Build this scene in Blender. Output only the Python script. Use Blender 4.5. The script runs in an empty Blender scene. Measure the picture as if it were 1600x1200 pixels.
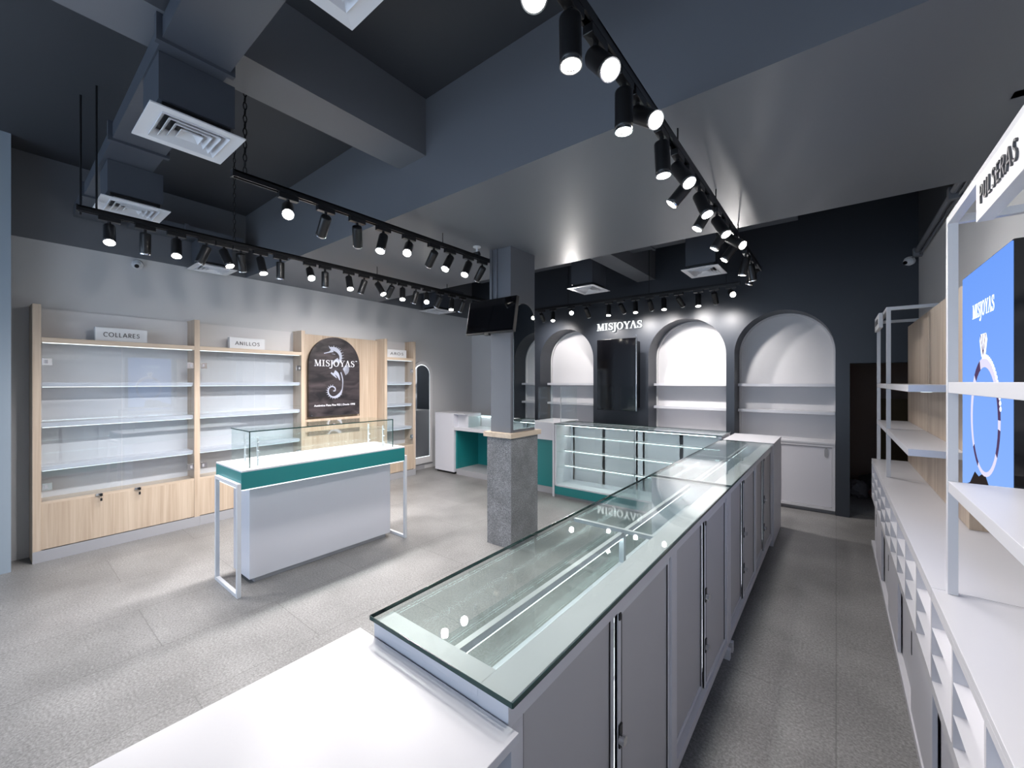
import bpy, bmesh, math, random
from mathutils import Vector, Matrix

# ---------------------------------------------------------------- camera, world, daylight, exposure
SC = bpy.context.scene
COL = SC.collection
cam_d = bpy.data.cameras.new('camera'); cam = bpy.data.objects.new('camera', cam_d); COL.objects.link(cam)
cam_d.sensor_width = 36.0; cam_d.lens = 36.0 * 642 / 1600; cam_d.shift_y = -0.0025
cam_d.clip_start = 0.02
cam.location = (0, 0, 1.5); cam.rotation_euler = (math.radians(90), 0, 0.668)
SC.camera = cam
W = bpy.data.worlds.new('daylight'); SC.world = W; W.use_nodes = True
W.node_tree.nodes['Background'].inputs[0].default_value = (0.62, 0.78, 1.0, 1)
W.node_tree.nodes['Background'].inputs[1].default_value = 1.7
SC.view_settings.view_transform = 'Standard'; SC.view_settings.look = 'None'
SC.view_settings.gamma = 1; SC.view_settings.exposure = 0.98
SC.cycles.transparent_max_bounces = 32; SC.cycles.max_bounces = 10; SC.cycles.diffuse_bounces = 5
SC.cycles.sample_clamp_indirect = 6.0
SC.cycles.caustics_reflective = False; SC.cycles.caustics_refractive = False
SPOT_W = 37.0
SHOP_Y = -2.6            # the glazed shop front behind the camera

PI = math.pi

# ---------------------------------------------------------------- materials
def new_mat(name):
    m = bpy.data.materials.new(name); m.use_nodes = True
    return m, m.node_tree, m.node_tree.nodes['Principled BSDF']

def plain(name, col, rough=0.5, metal=0.0, bump=0.0, bscale=200, spec=0.5, var=0.0, coat=0.0):
    m, nt, b = new_mat(name)
    b.inputs['Base Color'].default_value = (*col, 1); b.inputs['Roughness'].default_value = rough
    b.inputs['Metallic'].default_value = metal; b.inputs['Specular IOR Level'].default_value = spec
    if coat: b.inputs['Coat Weight'].default_value = coat; b.inputs['Coat Roughness'].default_value = 0.05
    tc = nt.nodes.new('ShaderNodeTexCoord')
    if var:
        n = nt.nodes.new('ShaderNodeTexNoise'); n.inputs['Scale'].default_value = 3.0; n.inputs['Detail'].default_value = 6
        mx = nt.nodes.new('ShaderNodeMix'); mx.data_type = 'RGBA'
        nt.links.new(tc.outputs['Object'], n.inputs['Vector']); nt.links.new(n.outputs['Fac'], mx.inputs[0])
        mx.inputs[6].default_value = (*[c * (1 - var) for c in col], 1); mx.inputs[7].default_value = (*[min(1, c * (1 + var)) for c in col], 1)
        nt.links.new(mx.outputs[2], b.inputs['Base Color'])
    if bump:
        n = nt.nodes.new('ShaderNodeTexNoise'); n.inputs['Scale'].default_value = bscale
        bp = nt.nodes.new('ShaderNodeBump'); bp.inputs['Strength'].default_value = bump; bp.inputs['Distance'].default_value = 0.01
        nt.links.new(tc.outputs['Object'], n.inputs['Vector']); nt.links.new(n.outputs['Fac'], bp.inputs['Height'])
        nt.links.new(bp.outputs['Normal'], b.inputs['Normal'])
    return m

def emis(name, col, strength):
    m = bpy.data.materials.new(name); m.use_nodes = True; nt = m.node_tree; nt.nodes.clear()
    e = nt.nodes.new('ShaderNodeEmission'); o = nt.nodes.new('ShaderNodeOutputMaterial')
    e.inputs[0].default_value = (*col, 1); e.inputs[1].default_value = strength
    nt.links.new(e.outputs[0], o.inputs[0]); return m

def glass(name, tint, base=0.04, refl=0.96):
    m = bpy.data.materials.new(name); m.use_nodes = True; nt = m.node_tree; nt.nodes.clear()
    o = nt.nodes.new('ShaderNodeOutputMaterial'); t = nt.nodes.new('ShaderNodeBsdfTransparent'); g = nt.nodes.new('ShaderNodeBsdfGlossy')
    t.inputs[0].default_value = (*tint, 1); g.inputs['Roughness'].default_value = 0.003; g.inputs[0].default_value = (1, 1, 1, 1)
    lw = nt.nodes.new('ShaderNodeLayerWeight'); lw.inputs[0].default_value = 0.5
    p = nt.nodes.new('ShaderNodeMath'); p.operation = 'POWER'; p.inputs[1].default_value = 5
    q = nt.nodes.new('ShaderNodeMath'); q.operation = 'MULTIPLY_ADD'; q.inputs[1].default_value = refl; q.inputs[2].default_value = base
    q.use_clamp = True
    mx = nt.nodes.new('ShaderNodeMixShader')
    nt.links.new(lw.outputs['Facing'], p.inputs[0]); nt.links.new(p.outputs[0], q.inputs[0]); nt.links.new(q.outputs[0], mx.inputs[0])
    nt.links.new(t.outputs[0], mx.inputs[1]); nt.links.new(g.outputs[0], mx.inputs[2]); nt.links.new(mx.outputs[0], o.inputs[0])
    return m

def oak_mat(name, c1, c2, axis='Z'):
    m, nt, b = new_mat(name)
    tc = nt.nodes.new('ShaderNodeTexCoord'); mp = nt.nodes.new('ShaderNodeMapping')
    mp.inputs['Scale'].default_value = (28, 28, 0.9) if axis == 'Z' else (28, 0.9, 28)
    n = nt.nodes.new('ShaderNodeTexNoise'); n.inputs['Scale'].default_value = 1.6; n.inputs['Detail'].default_value = 8; n.inputs['Distortion'].default_value = 0.6
    mp2 = nt.nodes.new('ShaderNodeMapping'); mp2.inputs['Scale'].default_value = (6, 6, 0.25) if axis == 'Z' else (6, 0.25, 6)
    n2 = nt.nodes.new('ShaderNodeTexNoise'); n2.inputs['Scale'].default_value = 2; n2.inputs['Detail'].default_value = 3
    ad = nt.nodes.new('ShaderNodeMath'); ad.operation = 'MULTIPLY_ADD'; ad.inputs[1].default_value = 0.5
    hv = nt.nodes.new('ShaderNodeMath'); hv.operation = 'MULTIPLY'; hv.inputs[1].default_value = 0.5
    r = nt.nodes.new('ShaderNodeValToRGB')
    r.color_ramp.elements[0].position = 0.36; r.color_ramp.elements[0].color = (*c1, 1)
    r.color_ramp.elements[1].position = 0.62; r.color_ramp.elements[1].color = (*c2, 1)
    L = nt.links.new
    L(tc.outputs['Object'], mp.inputs[0]); L(mp.outputs[0], n.inputs['Vector']); L(tc.outputs['Object'], mp2.inputs[0]); L(mp2.outputs[0], n2.inputs['Vector'])
    L(n2.outputs['Fac'], hv.inputs[0]); L(n.outputs['Fac'], ad.inputs[0]); L(hv.outputs[0], ad.inputs[2]); L(ad.outputs[0], r.inputs[0]); L(r.outputs[0], b.inputs['Base Color'])
    b.inputs['Roughness'].default_value = 0.45
    return m

def speckle_mat(name, base, dark, light, scale, rough, tile=None, joint=(0.2, 0.2, 0.2), clouds=1.3):
    m, nt, b = new_mat(name); L = nt.links.new
    tc = nt.nodes.new('ShaderNodeTexCoord')
    n = nt.nodes.new('ShaderNodeTexNoise'); n.inputs['Scale'].default_value = scale; n.inputs['Detail'].default_value = 5; n.inputs['Roughness'].default_value = 0.75
    r = nt.nodes.new('ShaderNodeValToRGB'); e = r.color_ramp.elements
    e[0].position = 0.34; e[0].color = (*dark, 1); e[1].position = 0.68; e[1].color = (*light, 1)
    k = e.new(0.5); k.color = (*base, 1)
    n2 = nt.nodes.new('ShaderNodeTexNoise'); n2.inputs['Scale'].default_value = clouds; n2.inputs['Detail'].default_value = 5
    r2 = nt.nodes.new('ShaderNodeValToRGB'); r2.color_ramp.elements[0].position = 0.3; r2.color_ramp.elements[0].color = (0.74, 0.74, 0.74, 1)
    r2.color_ramp.elements[1].position = 0.7; r2.color_ramp.elements[1].color = (1.14, 1.14, 1.14, 1)
    mu = nt.nodes.new('ShaderNodeMix'); mu.data_type = 'RGBA'; mu.blend_type = 'MULTIPLY'; mu.inputs[0].default_value = 1
    L(tc.outputs['Object'], n.inputs['Vector']); L(n.outputs['Fac'], r.inputs[0]); L(tc.outputs['Object'], n2.inputs['Vector']); L(n2.outputs['Fac'], r2.inputs[0])
    L(r.outputs[0], mu.inputs[6]); L(r2.outputs[0], mu.inputs[7])
    out = mu.outputs[2]
    # pale shell-like chips
    v = nt.nodes.new('ShaderNodeTexVoronoi'); v.inputs['Scale'].default_value = scale * 0.22
    vr = nt.nodes.new('ShaderNodeValToRGB'); vr.color_ramp.elements[0].position = 0.06; vr.color_ramp.elements[0].color = (1, 1, 1, 1); vr.color_ramp.elements[1].position = 0.12; vr.color_ramp.elements[1].color = (0, 0, 0, 1)
    mc = nt.nodes.new('ShaderNodeMix'); mc.data_type = 'RGBA'; mc.inputs[7].default_value = (*light, 1)
    vm = nt.nodes.new('ShaderNodeMath'); vm.operation = 'MULTIPLY'; vm.inputs[1].default_value = 0.55
    L(tc.outputs['Object'], v.inputs['Vector']); L(v.outputs['Distance'], vr.inputs[0]); L(vr.outputs[0], vm.inputs[0]); L(vm.outputs[0], mc.inputs[0]); L(out, mc.inputs[6])
    out = mc.outputs[2]
    if tile:
        br = nt.nodes.new('ShaderNodeTexBrick'); mp = nt.nodes.new('ShaderNodeMapping'); mp.inputs['Rotation'].default_value = (0, 0, PI / 2)
        br.offset = 0.5; br.inputs['Scale'].default_value = 1.0; br.inputs['Brick Width'].default_value = tile[0]; br.inputs['Row Height'].default_value = tile[1]
        br.inputs['Mortar Size'].default_value = 0.003; br.inputs['Color1'].default_value = (1, 1, 1, 1); br.inputs['Color2'].default_value = (0.95, 0.95, 0.95, 1); br.inputs['Mortar'].default_value = (0.7, 0.7, 0.7, 1)
        m3 = nt.nodes.new('ShaderNodeMix'); m3.data_type = 'RGBA'; m3.blend_type = 'MULTIPLY'; m3.inputs[0].default_value = 1
        L(tc.outputs['Object'], mp.inputs[0]); L(mp.outputs[0], br.inputs['Vector']); L(out, m3.inputs[6]); L(br.outputs['Color'], m3.inputs[7]); out = m3.outputs[2]
    L(out, b.inputs['Base Color']); b.inputs['Roughness'].default_value = rough
    return m

M = {}
M['floor'] = speckle_mat('grey_stone_tile', (0.205, 0.202, 0.201), (0.120, 0.118, 0.117), (0.315, 0.311, 0.308), 90, 0.40, tile=(1.2, 0.6), clouds=2.2)
M['plinth'] = speckle_mat('grey_terrazzo', (0.17, 0.172, 0.18), (0.06, 0.061, 0.064), (0.36, 0.36, 0.37), 130, 0.5, clouds=6)
M['lightwall'] = plain('light_grey_paint', (0.56, 0.56, 0.57), 0.6, bump=0.04)
M['darkpaint'] = plain('charcoal_paint', (0.028, 0.033, 0.043), 0.42, bump=0.03)
M['darkgloss'] = plain('charcoal_satin_paint', (0.145, 0.152, 0.170), 0.42, bump=0.03)
M['ceil'] = plain('dark_ceiling_paint', (0.038, 0.042, 0.050), 0.6)
M['black'] = plain('black_paint', (0.006, 0.006, 0.007), 0.4)
M['blackgloss'] = plain('black_gloss', (0.003, 0.003, 0.004), 0.06)
M['lamp'] = plain('black_metal', (0.010, 0.010, 0.011), 0.32)
M['white'] = plain('white_laminate', (0.60, 0.60, 0.635), 0.35)
M['whitewall'] = plain('white_panel', (0.64, 0.63, 0.64), 0.5)
M['whitemetal'] = plain('white_metal', (0.62, 0.63, 0.66), 0.3)
M['grey'] = plain('grey_door_laminate', (0.46, 0.455, 0.47), 0.45)
M['greylight'] = plain('pale_grey_laminate', (0.63, 0.63, 0.68), 0.4)
M['skirt'] = plain('grey_skirting', (0.34, 0.34, 0.36), 0.35)
M['teal'] = plain('teal_laminate', (0.012, 0.190, 0.195), 0.35)
M['chrome'] = plain('chrome', (0.75, 0.75, 0.76), 0.18, metal=1)
M['mirror'] = plain('mirror_silver', (0.80, 0.84, 0.84), 0.01, metal=1)
M['oak'] = oak_mat('pale_oak', (0.42, 0.32, 0.235), (0.57, 0.465, 0.365))
M['oakh'] = oak_mat('pale_oak_horizontal', (0.46, 0.36, 0.27), (0.60, 0.49, 0.385), 'Y')
M['glass'] = glass('clear_glass', (0.95, 0.975, 0.97), 0.035, 0.75)
M['glasstop'] = glass('green_float_glass', (0.93, 0.965, 0.955), 0.045, 0.75)
M['glassedge'] = plain('green_glass_edge', (0.01, 0.045, 0.04), 0.15)
M['glassdoor'] = glass('cabinet_glass', (0.93, 0.955, 0.975), 0.06, 0.75)
M['led'] = emis('cool_led', (0.80, 0.97, 1.0), 6.5)
M['ledsoft'] = emis('soft_led', (0.85, 0.95, 1.0), 1.1)
M['lens'] = emis('lit_lens', (1.0, 0.93, 0.82), 30.0)
M['letter'] = emis('lit_white_letter', (0.95, 1.0, 1.0), 0.75)
M['ink'] = plain('dark_grey_letter', (0.06, 0.06, 0.065), 0.4)
M['printwhite'] = plain('white_print', (0.78, 0.80, 0.86), 0.4)
M['printgrey'] = plain('silver_print', (0.42, 0.45, 0.55), 0.35)
M['plate'] = plain('white_plate', (0.68, 0.69, 0.71), 0.4)
M['vent'] = plain('white_vent', (0.66, 0.67, 0.70), 0.45)
M['duct'] = plain('painted_duct', (0.060, 0.068, 0.085), 0.4, bump=0.03, bscale=10)

def screen_mat():
    m = bpy.data.materials.new('blue_screen'); m.use_nodes = True; nt = m.node_tree; nt.nodes.clear(); L = nt.links.new
    o = nt.nodes.new('ShaderNodeOutputMaterial'); e = nt.nodes.new('ShaderNodeEmission'); tc = nt.nodes.new('ShaderNodeTexCoord')
    s = nt.nodes.new('ShaderNodeSeparateXYZ'); r = nt.nodes.new('ShaderNodeValToRGB')
    r.color_ramp.elements[0].color = (0.15, 0.26, 0.53, 1); r.color_ramp.elements[1].color = (0.085, 0.185, 0.50, 1)
    mr = nt.nodes.new('ShaderNodeMapRange'); mr.inputs[1].default_value = 0.8; mr.inputs[2].default_value = 2.0
    L(tc.outputs['Object'], s.inputs[0]); L(s.outputs['Z'], mr.inputs[0]); L(mr.outputs[0], r.inputs[0]); L(r.outputs[0], e.inputs[0]); e.inputs[1].default_value = 1.0
    L(e.outputs[0], o.inputs[0]); return m
M['screen'] = screen_mat()
def poster_mat():
    m, nt, b = new_mat('dark_banner_fabric'); L = nt.links.new
    tc = nt.nodes.new('ShaderNodeTexCoord'); mp = nt.nodes.new('ShaderNodeMapping'); mp.inputs['Rotation'].default_value = (0.35, 0, 0); mp.inputs['Scale'].default_value = (1, 2.2, 7)
    n = nt.nodes.new('ShaderNodeTexNoise'); n.inputs['Scale'].default_value = 1.6; n.inputs['Detail'].default_value = 5; n.inputs['Distortion'].default_value = 0.9
    r = nt.nodes.new('ShaderNodeValToRGB'); e = r.color_ramp.elements
    e[0].position = 0.38; e[0].color = (0.012, 0.011, 0.014, 1); e[1].position = 0.75; e[1].color = (0.075, 0.060, 0.066, 1)
    L(tc.outputs['Object'], mp.inputs[0]); L(mp.outputs[0], n.inputs['Vector']); L(n.outputs['Fac'], r.inputs[0]); L(r.outputs[0], b.inputs['Base Color'])
    b.inputs['Roughness'].default_value = 0.38; return m
M['poster'] = poster_mat()

# ---------------------------------------------------------------- mesh helpers
class MB:
    def __init__(s): s.v = []; s.f = []; s.m = []
    def add(s, vs, fs, mi=0):
        n = len(s.v); s.v += [tuple(v) for v in vs]; s.f += [tuple(i + n for i in f) for f in fs]; s.m += [mi] * len(fs)
    def box(s, x0, x1, y0, y1, z0, z1, mi=0):
        s.add([(x0, y0, z0), (x1, y0, z0), (x1, y1, z0), (x0, y1, z0), (x0, y0, z1), (x1, y0, z1), (x1, y1, z1), (x0, y1, z1)],
              [(0, 3, 2, 1), (4, 5, 6, 7), (0, 1, 5, 4), (1, 2, 6, 5), (2, 3, 7, 6), (3, 0, 4, 7)], mi); return s
    def cyl(s, p, q, r, n=16, r2=None, cap0=True, cap1=True, mi=0):
        p = Vector(p); q = Vector(q); d = (q - p).normalized(); a = d.orthogonal().normalized(); b = d.cross(a); r2 = r if r2 is None else r2
        vs = []
        for c, rr in ((p, r), (q, r2)):
            for i in range(n):
                t = 2 * PI * i / n; vs.append(c + a * math.cos(t) * rr + b * math.sin(t) * rr)
        fs = [(i, (i + 1) % n, n + (i + 1) % n, n + i) for i in range(n)]
        if cap0: fs.append(tuple(reversed(range(n))))
        if cap1: fs.append(tuple(range(n, 2 * n)))
        s.add(vs, fs, mi); return s
    def tube(s, pts, r, n=6):
        for a, b in zip(pts, pts[1:]): s.cyl(a, b, r, n)
        return s
    def prism(s, poly, fr, t0, t1, mi=0):
        """poly of (a,b) extruded between t0 and t1; fr(a,b,t)->xyz"""
        n = len(poly); vs = [fr(a, b, t0) for a, b in poly] + [fr(a, b, t1) for a, b in poly]
        fs = [tuple(reversed(range(n))), tuple(range(n, 2 * n))] + [(i, (i + 1) % n, n + (i + 1) % n, n + i) for i in range(n)]
        s.add(vs, fs, mi); return s
    def strip(s, pts, ws, fr, t0, t1, mi=0):
        """2D stroke with varying widths, extruded as convex quads"""
        L = []; R = []
        for i, (x, y) in enumerate(pts):
            a = pts[max(0, i - 1)]; b = pts[min(len(pts) - 1, i + 1)]
            dx, dy = b[0] - a[0], b[1] - a[1]; l = math.hypot(dx, dy) or 1; nx, ny = -dy / l, dx / l; w = ws[i] / 2 if hasattr(ws, '__len__') else ws / 2
            L.append((x + nx * w, y + ny * w)); R.append((x - nx * w, y - ny * w))
        for i in range(len(pts) - 1): s.prism([R[i], R[i + 1], L[i + 1], L[i]], fr, t0, t1, mi)
        return s

def tag(o, label=None, cat=None, group=None, kind=None):
    if label: o['label'] = label
    if cat: o['category'] = cat
    if group: o['group'] = group
    if kind: o['kind'] = kind
    return o

def build(name, mb, mats, parent=None, bevel=0.0, smooth=False, loc=None, fix=True):
    me = bpy.data.meshes.new(name); me.from_pydata(mb.v, [], mb.f); me.update()
    if fix:
        bm = bmesh.new(); bm.from_mesh(me); bmesh.ops.recalc_face_normals(bm, faces=bm.faces); bm.to_mesh(me); bm.free()
    if not isinstance(mats, (list, tuple)): mats = [mats]
    for m in mats: me.materials.append(m)
    for i, p in enumerate(me.polygons): p.material_index = mb.m[i]
    if smooth:
        for p in me.polygons: p.use_smooth = len(p.vertices) == 4
        bpy.context.view_layer.update()
    o = bpy.data.objects.new(name, me); COL.objects.link(o)
    if parent: o.parent = parent
    if loc: o.location = loc
    if bevel:
        b = o.modifiers.new('bevel', 'BEVEL'); b.width = bevel; b.segments = 2; b.limit_method = 'ANGLE'; b.angle_limit = math.radians(40)
    return o

def thing(name, label, cat, loc=(0, 0, 0), rotz=0, group=None):
    o = bpy.data.objects.new(name, None); COL.objects.link(o); o.empty_display_size = 0.1
    o.location = loc; o.rotation_euler = (0, 0, rotz); return tag(o, label, cat, group)

def struct(name, mb, mats, bevel=0): return tag(build(name, mb, mats, bevel=bevel), kind='structure')
def bx(*a): return MB().box(*a)
def copy_tree(o, parent=None):
    c = o.copy(); COL.objects.link(c); c.parent = parent
    for ch in list(o.children): copy_tree(ch, c)
    return c

def shift(o, v):
    """turn world-coordinate geometry into geometry about the thing's own base"""
    for ch in o.children_recursive:
        if ch.type == 'MESH' and ch.parent == o and not ch.get('_keep'): ch.location = Vector(ch.location) - Vector(v)

# ---------------------------------------------------------------- lettering
def arc(cx, cy, rx, ry, a0, a1, n=14): return [(cx + rx * math.cos(math.radians(a0 + (a1 - a0) * i / n)), cy + ry * math.sin(math.radians(a0 + (a1 - a0) * i / n))) for i in range(n + 1)]
def serif_letter(mb, ch, x, h, fr, t0, t1, bold=1.0):
    """one roman capital in a serif face, unit height scaled by h at offset x; returns advance"""
    th = 0.055 * bold; tk = 0.17 * bold; sf = 0.06 * bold
    def S(pts, w): mb.strip([(x + a * h, b * h) for a, b in pts], [k * h for k in w] if hasattr(w, '__len__') else w * h, fr, t0, t1)
    def R(a0, a1, b0, b1): mb.prism([(x + a0 * h, b0 * h), (x + a1 * h, b0 * h), (x + a1 * h, b1 * h), (x + a0 * h, b1 * h)], fr, t0, t1)
    if ch == 'M':
        R(0.0, 0.30, 0, sf); S([(0.15, 0), (0.18, 1)], th); S([(0.20, 1.0), (0.54, 0.02)], tk); S([(0.54, 0.02), (0.86, 1.0)], th)
        S([(0.90, 0), (0.88, 1)], tk); R(0.72, 1.06, 0, sf); R(0.03, 0.28, 1 - sf, 1); R(0.78, 1.04, 1 - sf, 1); return 1.12 * h
    if ch == 'I':
        R(0.13, 0.13 + tk, 0, 1); R(0, 0.26 + tk, 0, sf); R(0, 0.26 + tk, 1 - sf, 1); return (0.34 + tk) * h
    if ch == 'S':
        pts = [(0.56, 0.80), (0.52, 0.92), (0.36, 0.98), (0.18, 0.93), (0.10, 0.78), (0.16, 0.64), (0.34, 0.53), (0.50, 0.42), (0.58, 0.27), (0.50, 0.09), (0.32, 0.02), (0.14, 0.07), (0.06, 0.24)]
        w = [0.05, 0.07, 0.08, 0.11, 0.15, 0.17, 0.18, 0.18, 0.16, 0.12, 0.08, 0.07, 0.05]
        S(pts, [k * bold for k in w]); R(0.52, 0.58, 0.70, 1.0); R(0.04, 0.10, 0.0, 0.30); return 0.70 * h
    if ch == 'J':
        R(0.0, 0.42, 1 - sf, 1); S([(0.22, 1), (0.22, 0.0), (0.19, -0.16), (0.08, -0.27), (-0.06, -0.28), (-0.13, -0.20)], [tk, tk, tk * .9, tk * .7, tk * .6, tk * 1.0]); return 0.44 * h
    if ch == 'O':
        n = 26
        for i in range(n):
            a, b = 2 * PI * i / n, 2 * PI * (i + 1) / n
            def P(t, o): return (x + (0.44 + (0.44 if o else 0.44 - tk) * math.cos(t)) * h, (0.5 + (0.52 if o else 0.52 - th * 1.2) * math.sin(t)) * h)
            mb.prism([P(a, 1), P(b, 1), P(b, 0), P(a, 0)], fr, t0, t1)
        return 0.93 * h
    if ch == 'Y':
        S([(0.14, 1), (0.46, 0.45)], tk); S([(0.78, 1), (0.46, 0.45)], th); R(0.46 - tk / 2, 0.46 + tk / 2, 0, 0.5)
        R(0.0, 0.34, 1 - sf, 1); R(0.66, 0.92, 1 - sf, 1); R(0.30, 0.62, 0, sf); return 0.80 * h
    if ch == 'A':
        S([(0.16, 0), (0.48, 1.02)], th * 1.2); S([(0.48, 1.02), (0.80, 0)], tk); R(0.02, 0.30, 0, sf); R(0.64, 0.98, 0, sf); return 0.98 * h
    return 0.3 * h
WORD = 'MISJOYAS'
def word_width(h, bold=1.0):
    return sum(serif_letter(MB(), c, 0, h, lambda a, b, t: (a, b, t), 0, 1, bold) + .04 * h for c in WORD)

SANS = {
 'C': [[(0.62, 0.80)] + arc(0.42, 0.5, 0.40, 0.48, 52, 308, 16)], 'O': [arc(0.46, 0.5, 0.42, 0.48, 0, 360, 22)],
 'L': [[(0.08, 1), (0.08, 0)], [(0.02, 0.05), (0.48, 0.05)]], 'A': [[(0.0, 0), (0.38, 1.0)], [(0.38, 1.0), (0.76, 0)], [(0.14, 0.34), (0.62, 0.34)]],
 'R': [[(0.08, 0), (0.08, 1)], [(0.08, 0.95)] + arc(0.30, 0.73, 0.22, 0.22, 90, -90, 8) + [(0.08, 0.51)], [(0.28, 0.50), (0.56, 0)]],
 'E': [[(0.08, 0), (0.08, 1)], [(0.02, 0.95), (0.50, 0.95)], [(0.02, 0.52), (0.45, 0.52)], [(0.02, 0.05), (0.50, 0.05)]],
 'S': [[(0.47, 0.82), (0.40, 0.93), (0.26, 0.96), (0.12, 0.90), (0.08, 0.76), (0.14, 0.63), (0.28, 0.54), (0.42, 0.45), (0.49, 0.30), (0.45, 0.13), (0.30, 0.04), (0.14, 0.06), (0.04, 0.18)]],
 'N': [[(0.08, 0), (0.08, 1)], [(0.08, 0.97), (0.64, 0.03)], [(0.64, 0), (0.64, 1)]], 'I': [[(0.08, 0), (0.08, 1)]],
 'P': [[(0.08, 0), (0.08, 1)], [(0.08, 0.95)] + arc(0.28, 0.70, 0.24, 0.25, 90, -90, 8) + [(0.08, 0.45)]],
 'U': [[(0.08, 1), (0.08, 0.35)] + arc(0.34, 0.32, 0.26, 0.27, 180, 360, 10) + [(0.60, 1)]]}
ADV = {'C': .80, 'O': 1.06, 'L': .60, 'A': .88, 'R': .70, 'E': .66, 'S': .66, 'N': .86, 'I': .30, 'P': .64, 'U': .80}
def sans_word(word, width, h, fr, t0, t1, wt=0.12, mb=None):
    """sans capitals centred on width 0"""
    mb = mb or MB(); gap = 0.12
    tot = sum(ADV[c] for c in word) + gap * (len(word) - 1); sx = width / (tot * h); x = -width / 2
    for c in word:
        for st in SANS[c]: mb.strip([(x + a * h * sx, b * h) for a, b in st], wt * h, fr, t0, t1)
        x += (ADV[c] + gap) * h * sx
    return mb

def sans_letters(parent, word, width, h, fr, t0, t1, wt):
    gap = 0.12; tot = sum(ADV[c] for c in word) + gap * (len(word) - 1); sx = width / (tot * h); x = -width / 2
    for c in word:
        g = MB()
        for st in SANS[c]: g.strip([(x + a * h * sx, b * h) for a, b in st], wt * h, fr, t0, t1)
        build('letter', g, M['ink'], parent); x += (ADV[c] + gap) * h * sx

# ================================================================ SETTING
WL_ROT = 0.0385      # the left wall runs a little off square
WLX = -5.395
CEIL = 3.45; SOF = 2.72; BACK = 5.85; RX = 0.66
struct('floor', bx(-7.6, 1.2, SHOP_Y, 9.0, -0.12, 0.0), M['floor'])
struct('ceiling', bx(-7.6, 1.2, SHOP_Y, 7.4, CEIL, CEIL + 0.12), M['ceil'])
def lw(x, y, z=0):   # local frame of the left wall -> world
    c, s = math.cos(WL_ROT), math.sin(WL_ROT); return (WLX + x * c - y * s, x * s + y * c, z)
mb = MB()
def lbox(mb, x0, x1, y0, y1, z0, z1, mi=0):
    P = [lw(x0, y0), lw(x1, y0), lw(x1, y1), lw(x0, y1)]
    mb.add([(p[0], p[1], z0) for p in P] + [(p[0], p[1], z1) for p in P], [(0, 3, 2, 1), (4, 5, 6, 7), (0, 1, 5, 4), (1, 2, 6, 5), (2, 3, 7, 6), (3, 0, 4, 7)], mi)
lbox(mb, -0.2, 0, SHOP_Y, 6.05, 0, SOF, 0); lbox(mb, -0.2, 0, SHOP_Y, 6.05, SOF, CEIL, 1)
struct('wall_left', mb, [M['lightwall'], M['darkgloss']])
mb = MB(); lbox(mb, 0, 0.012, 4.24, 4.62, 0, 0.08); struct('baseboard_left', mb, M['skirt'])
# pier of the shop front at the far left
mb = MB(); lbox(mb, 0.0, 0.30, -1.2, 0.085, 0, CEIL); struct('trim_1', mb, plain('daylight_tinted_pier', (0.28, 0.33, 0.38), 0.45))  # pale blue of the daylight on the pier is put into its base colour
# right wall
mb = MB(); mb.box(RX, RX + 0.15, SHOP_Y, BACK, 0, 2.80, 0); mb.box(RX, RX + 0.15, SHOP_Y, BACK, 2.80, CEIL, 1)
struct('wall_right', mb, [M['lightwall'], M['ceil']])
# back wall with three arched recesses and a doorway
ARCH = [-3.495, -1.615, -0.511]; AR = 0.505; SPR = 1.85; LED0 = 0.80
mb = MB(); F = lambda a, b, t: (a, t, b)
edges = [-5.9]
xs = []
for c in ARCH: xs += [c - AR, c + AR]
DX0, DX1, DZ = 0.118, RX, 1.70
Y0, Y1 = BACK, BACK + 0.35
def wbox(x0, x1, z0, z1): mb.box(x0, x1, Y0, Y1, z0, z1)
mb.box(-5.95, -4.5, Y0, Y1, 0, SOF, 1); mb.box(-5.95, -4.5, Y0, Y1, SOF, CEIL); wbox(-4.5, xs[0], 0, CEIL); wbox(xs[1], xs[2], 0, CEIL); wbox(xs[3], xs[4], 0, CEIL); wbox(xs[5], DX0, 0, CEIL)
mb.box(DX0, RX + 0.15, Y0, Y0 + 0.2, DZ, CEIL)
for c in ARCH:
    n = 32
    for i in range(n):
        a, b = PI * (1 - i / n), PI * (1 - (i + 1) / n)
        xa, xb = c + AR * math.cos(a), c + AR * math.cos(b); za, zb = SPR + AR * math.sin(a), SPR + AR * math.sin(b)
        mb.prism([(xa, za), (xb, zb), (xb, CEIL), (xa, CEIL)], F, Y0, Y1)
bm_wall = build('wall_back', mb, [M['darkpaint'], M['lightwall']]); tag(bm_wall, kind='structure')
# white backs inside the arches
mb = MB()
for c in ARCH: mb.box(c - AR - 0.02, c + AR + 0.02, Y1 + 0.03, Y1 + 0.08, LED0, 2.42)
struct('trim_2', mb, M['whitewall'])
mb = MB()      # pale edge rims that line the back of every arch
for c in ARCH:
    n = 32
    for sx in (-1, 1): mb.box(c + sx * AR - (0.018 if sx > 0 else 0), c + sx * AR + (0 if sx > 0 else 0.018), Y1 - 0.012, Y1 + 0.03, LED0, SPR)
    for i in range(n):
        a, b = PI * i / n, PI * (i + 1) / n
        P = lambda t, r: (c + r * math.cos(t), SPR + r * math.sin(t))
        mb.prism([P(a, AR), P(b, AR), P(b, AR - 0.018), P(a, AR - 0.018)], F, Y1 - 0.012, Y1 + 0.03)
struct('trim_3', mb, M['whitewall'])
# soffit crossing the room, beams
struct('trim_4', bx(-5.62, RX, 1.86, 3.68, SOF, CEIL), M['darkgloss'])
struct('trim_5', bx(-2.52, -2.225, SHOP_Y, 1.86, 3.06, CEIL), M['darkgloss'])
struct('trim_6', bx(-2.28, -2.02, 3.68, BACK, 2.95, CEIL), M['darkgloss'])
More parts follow.
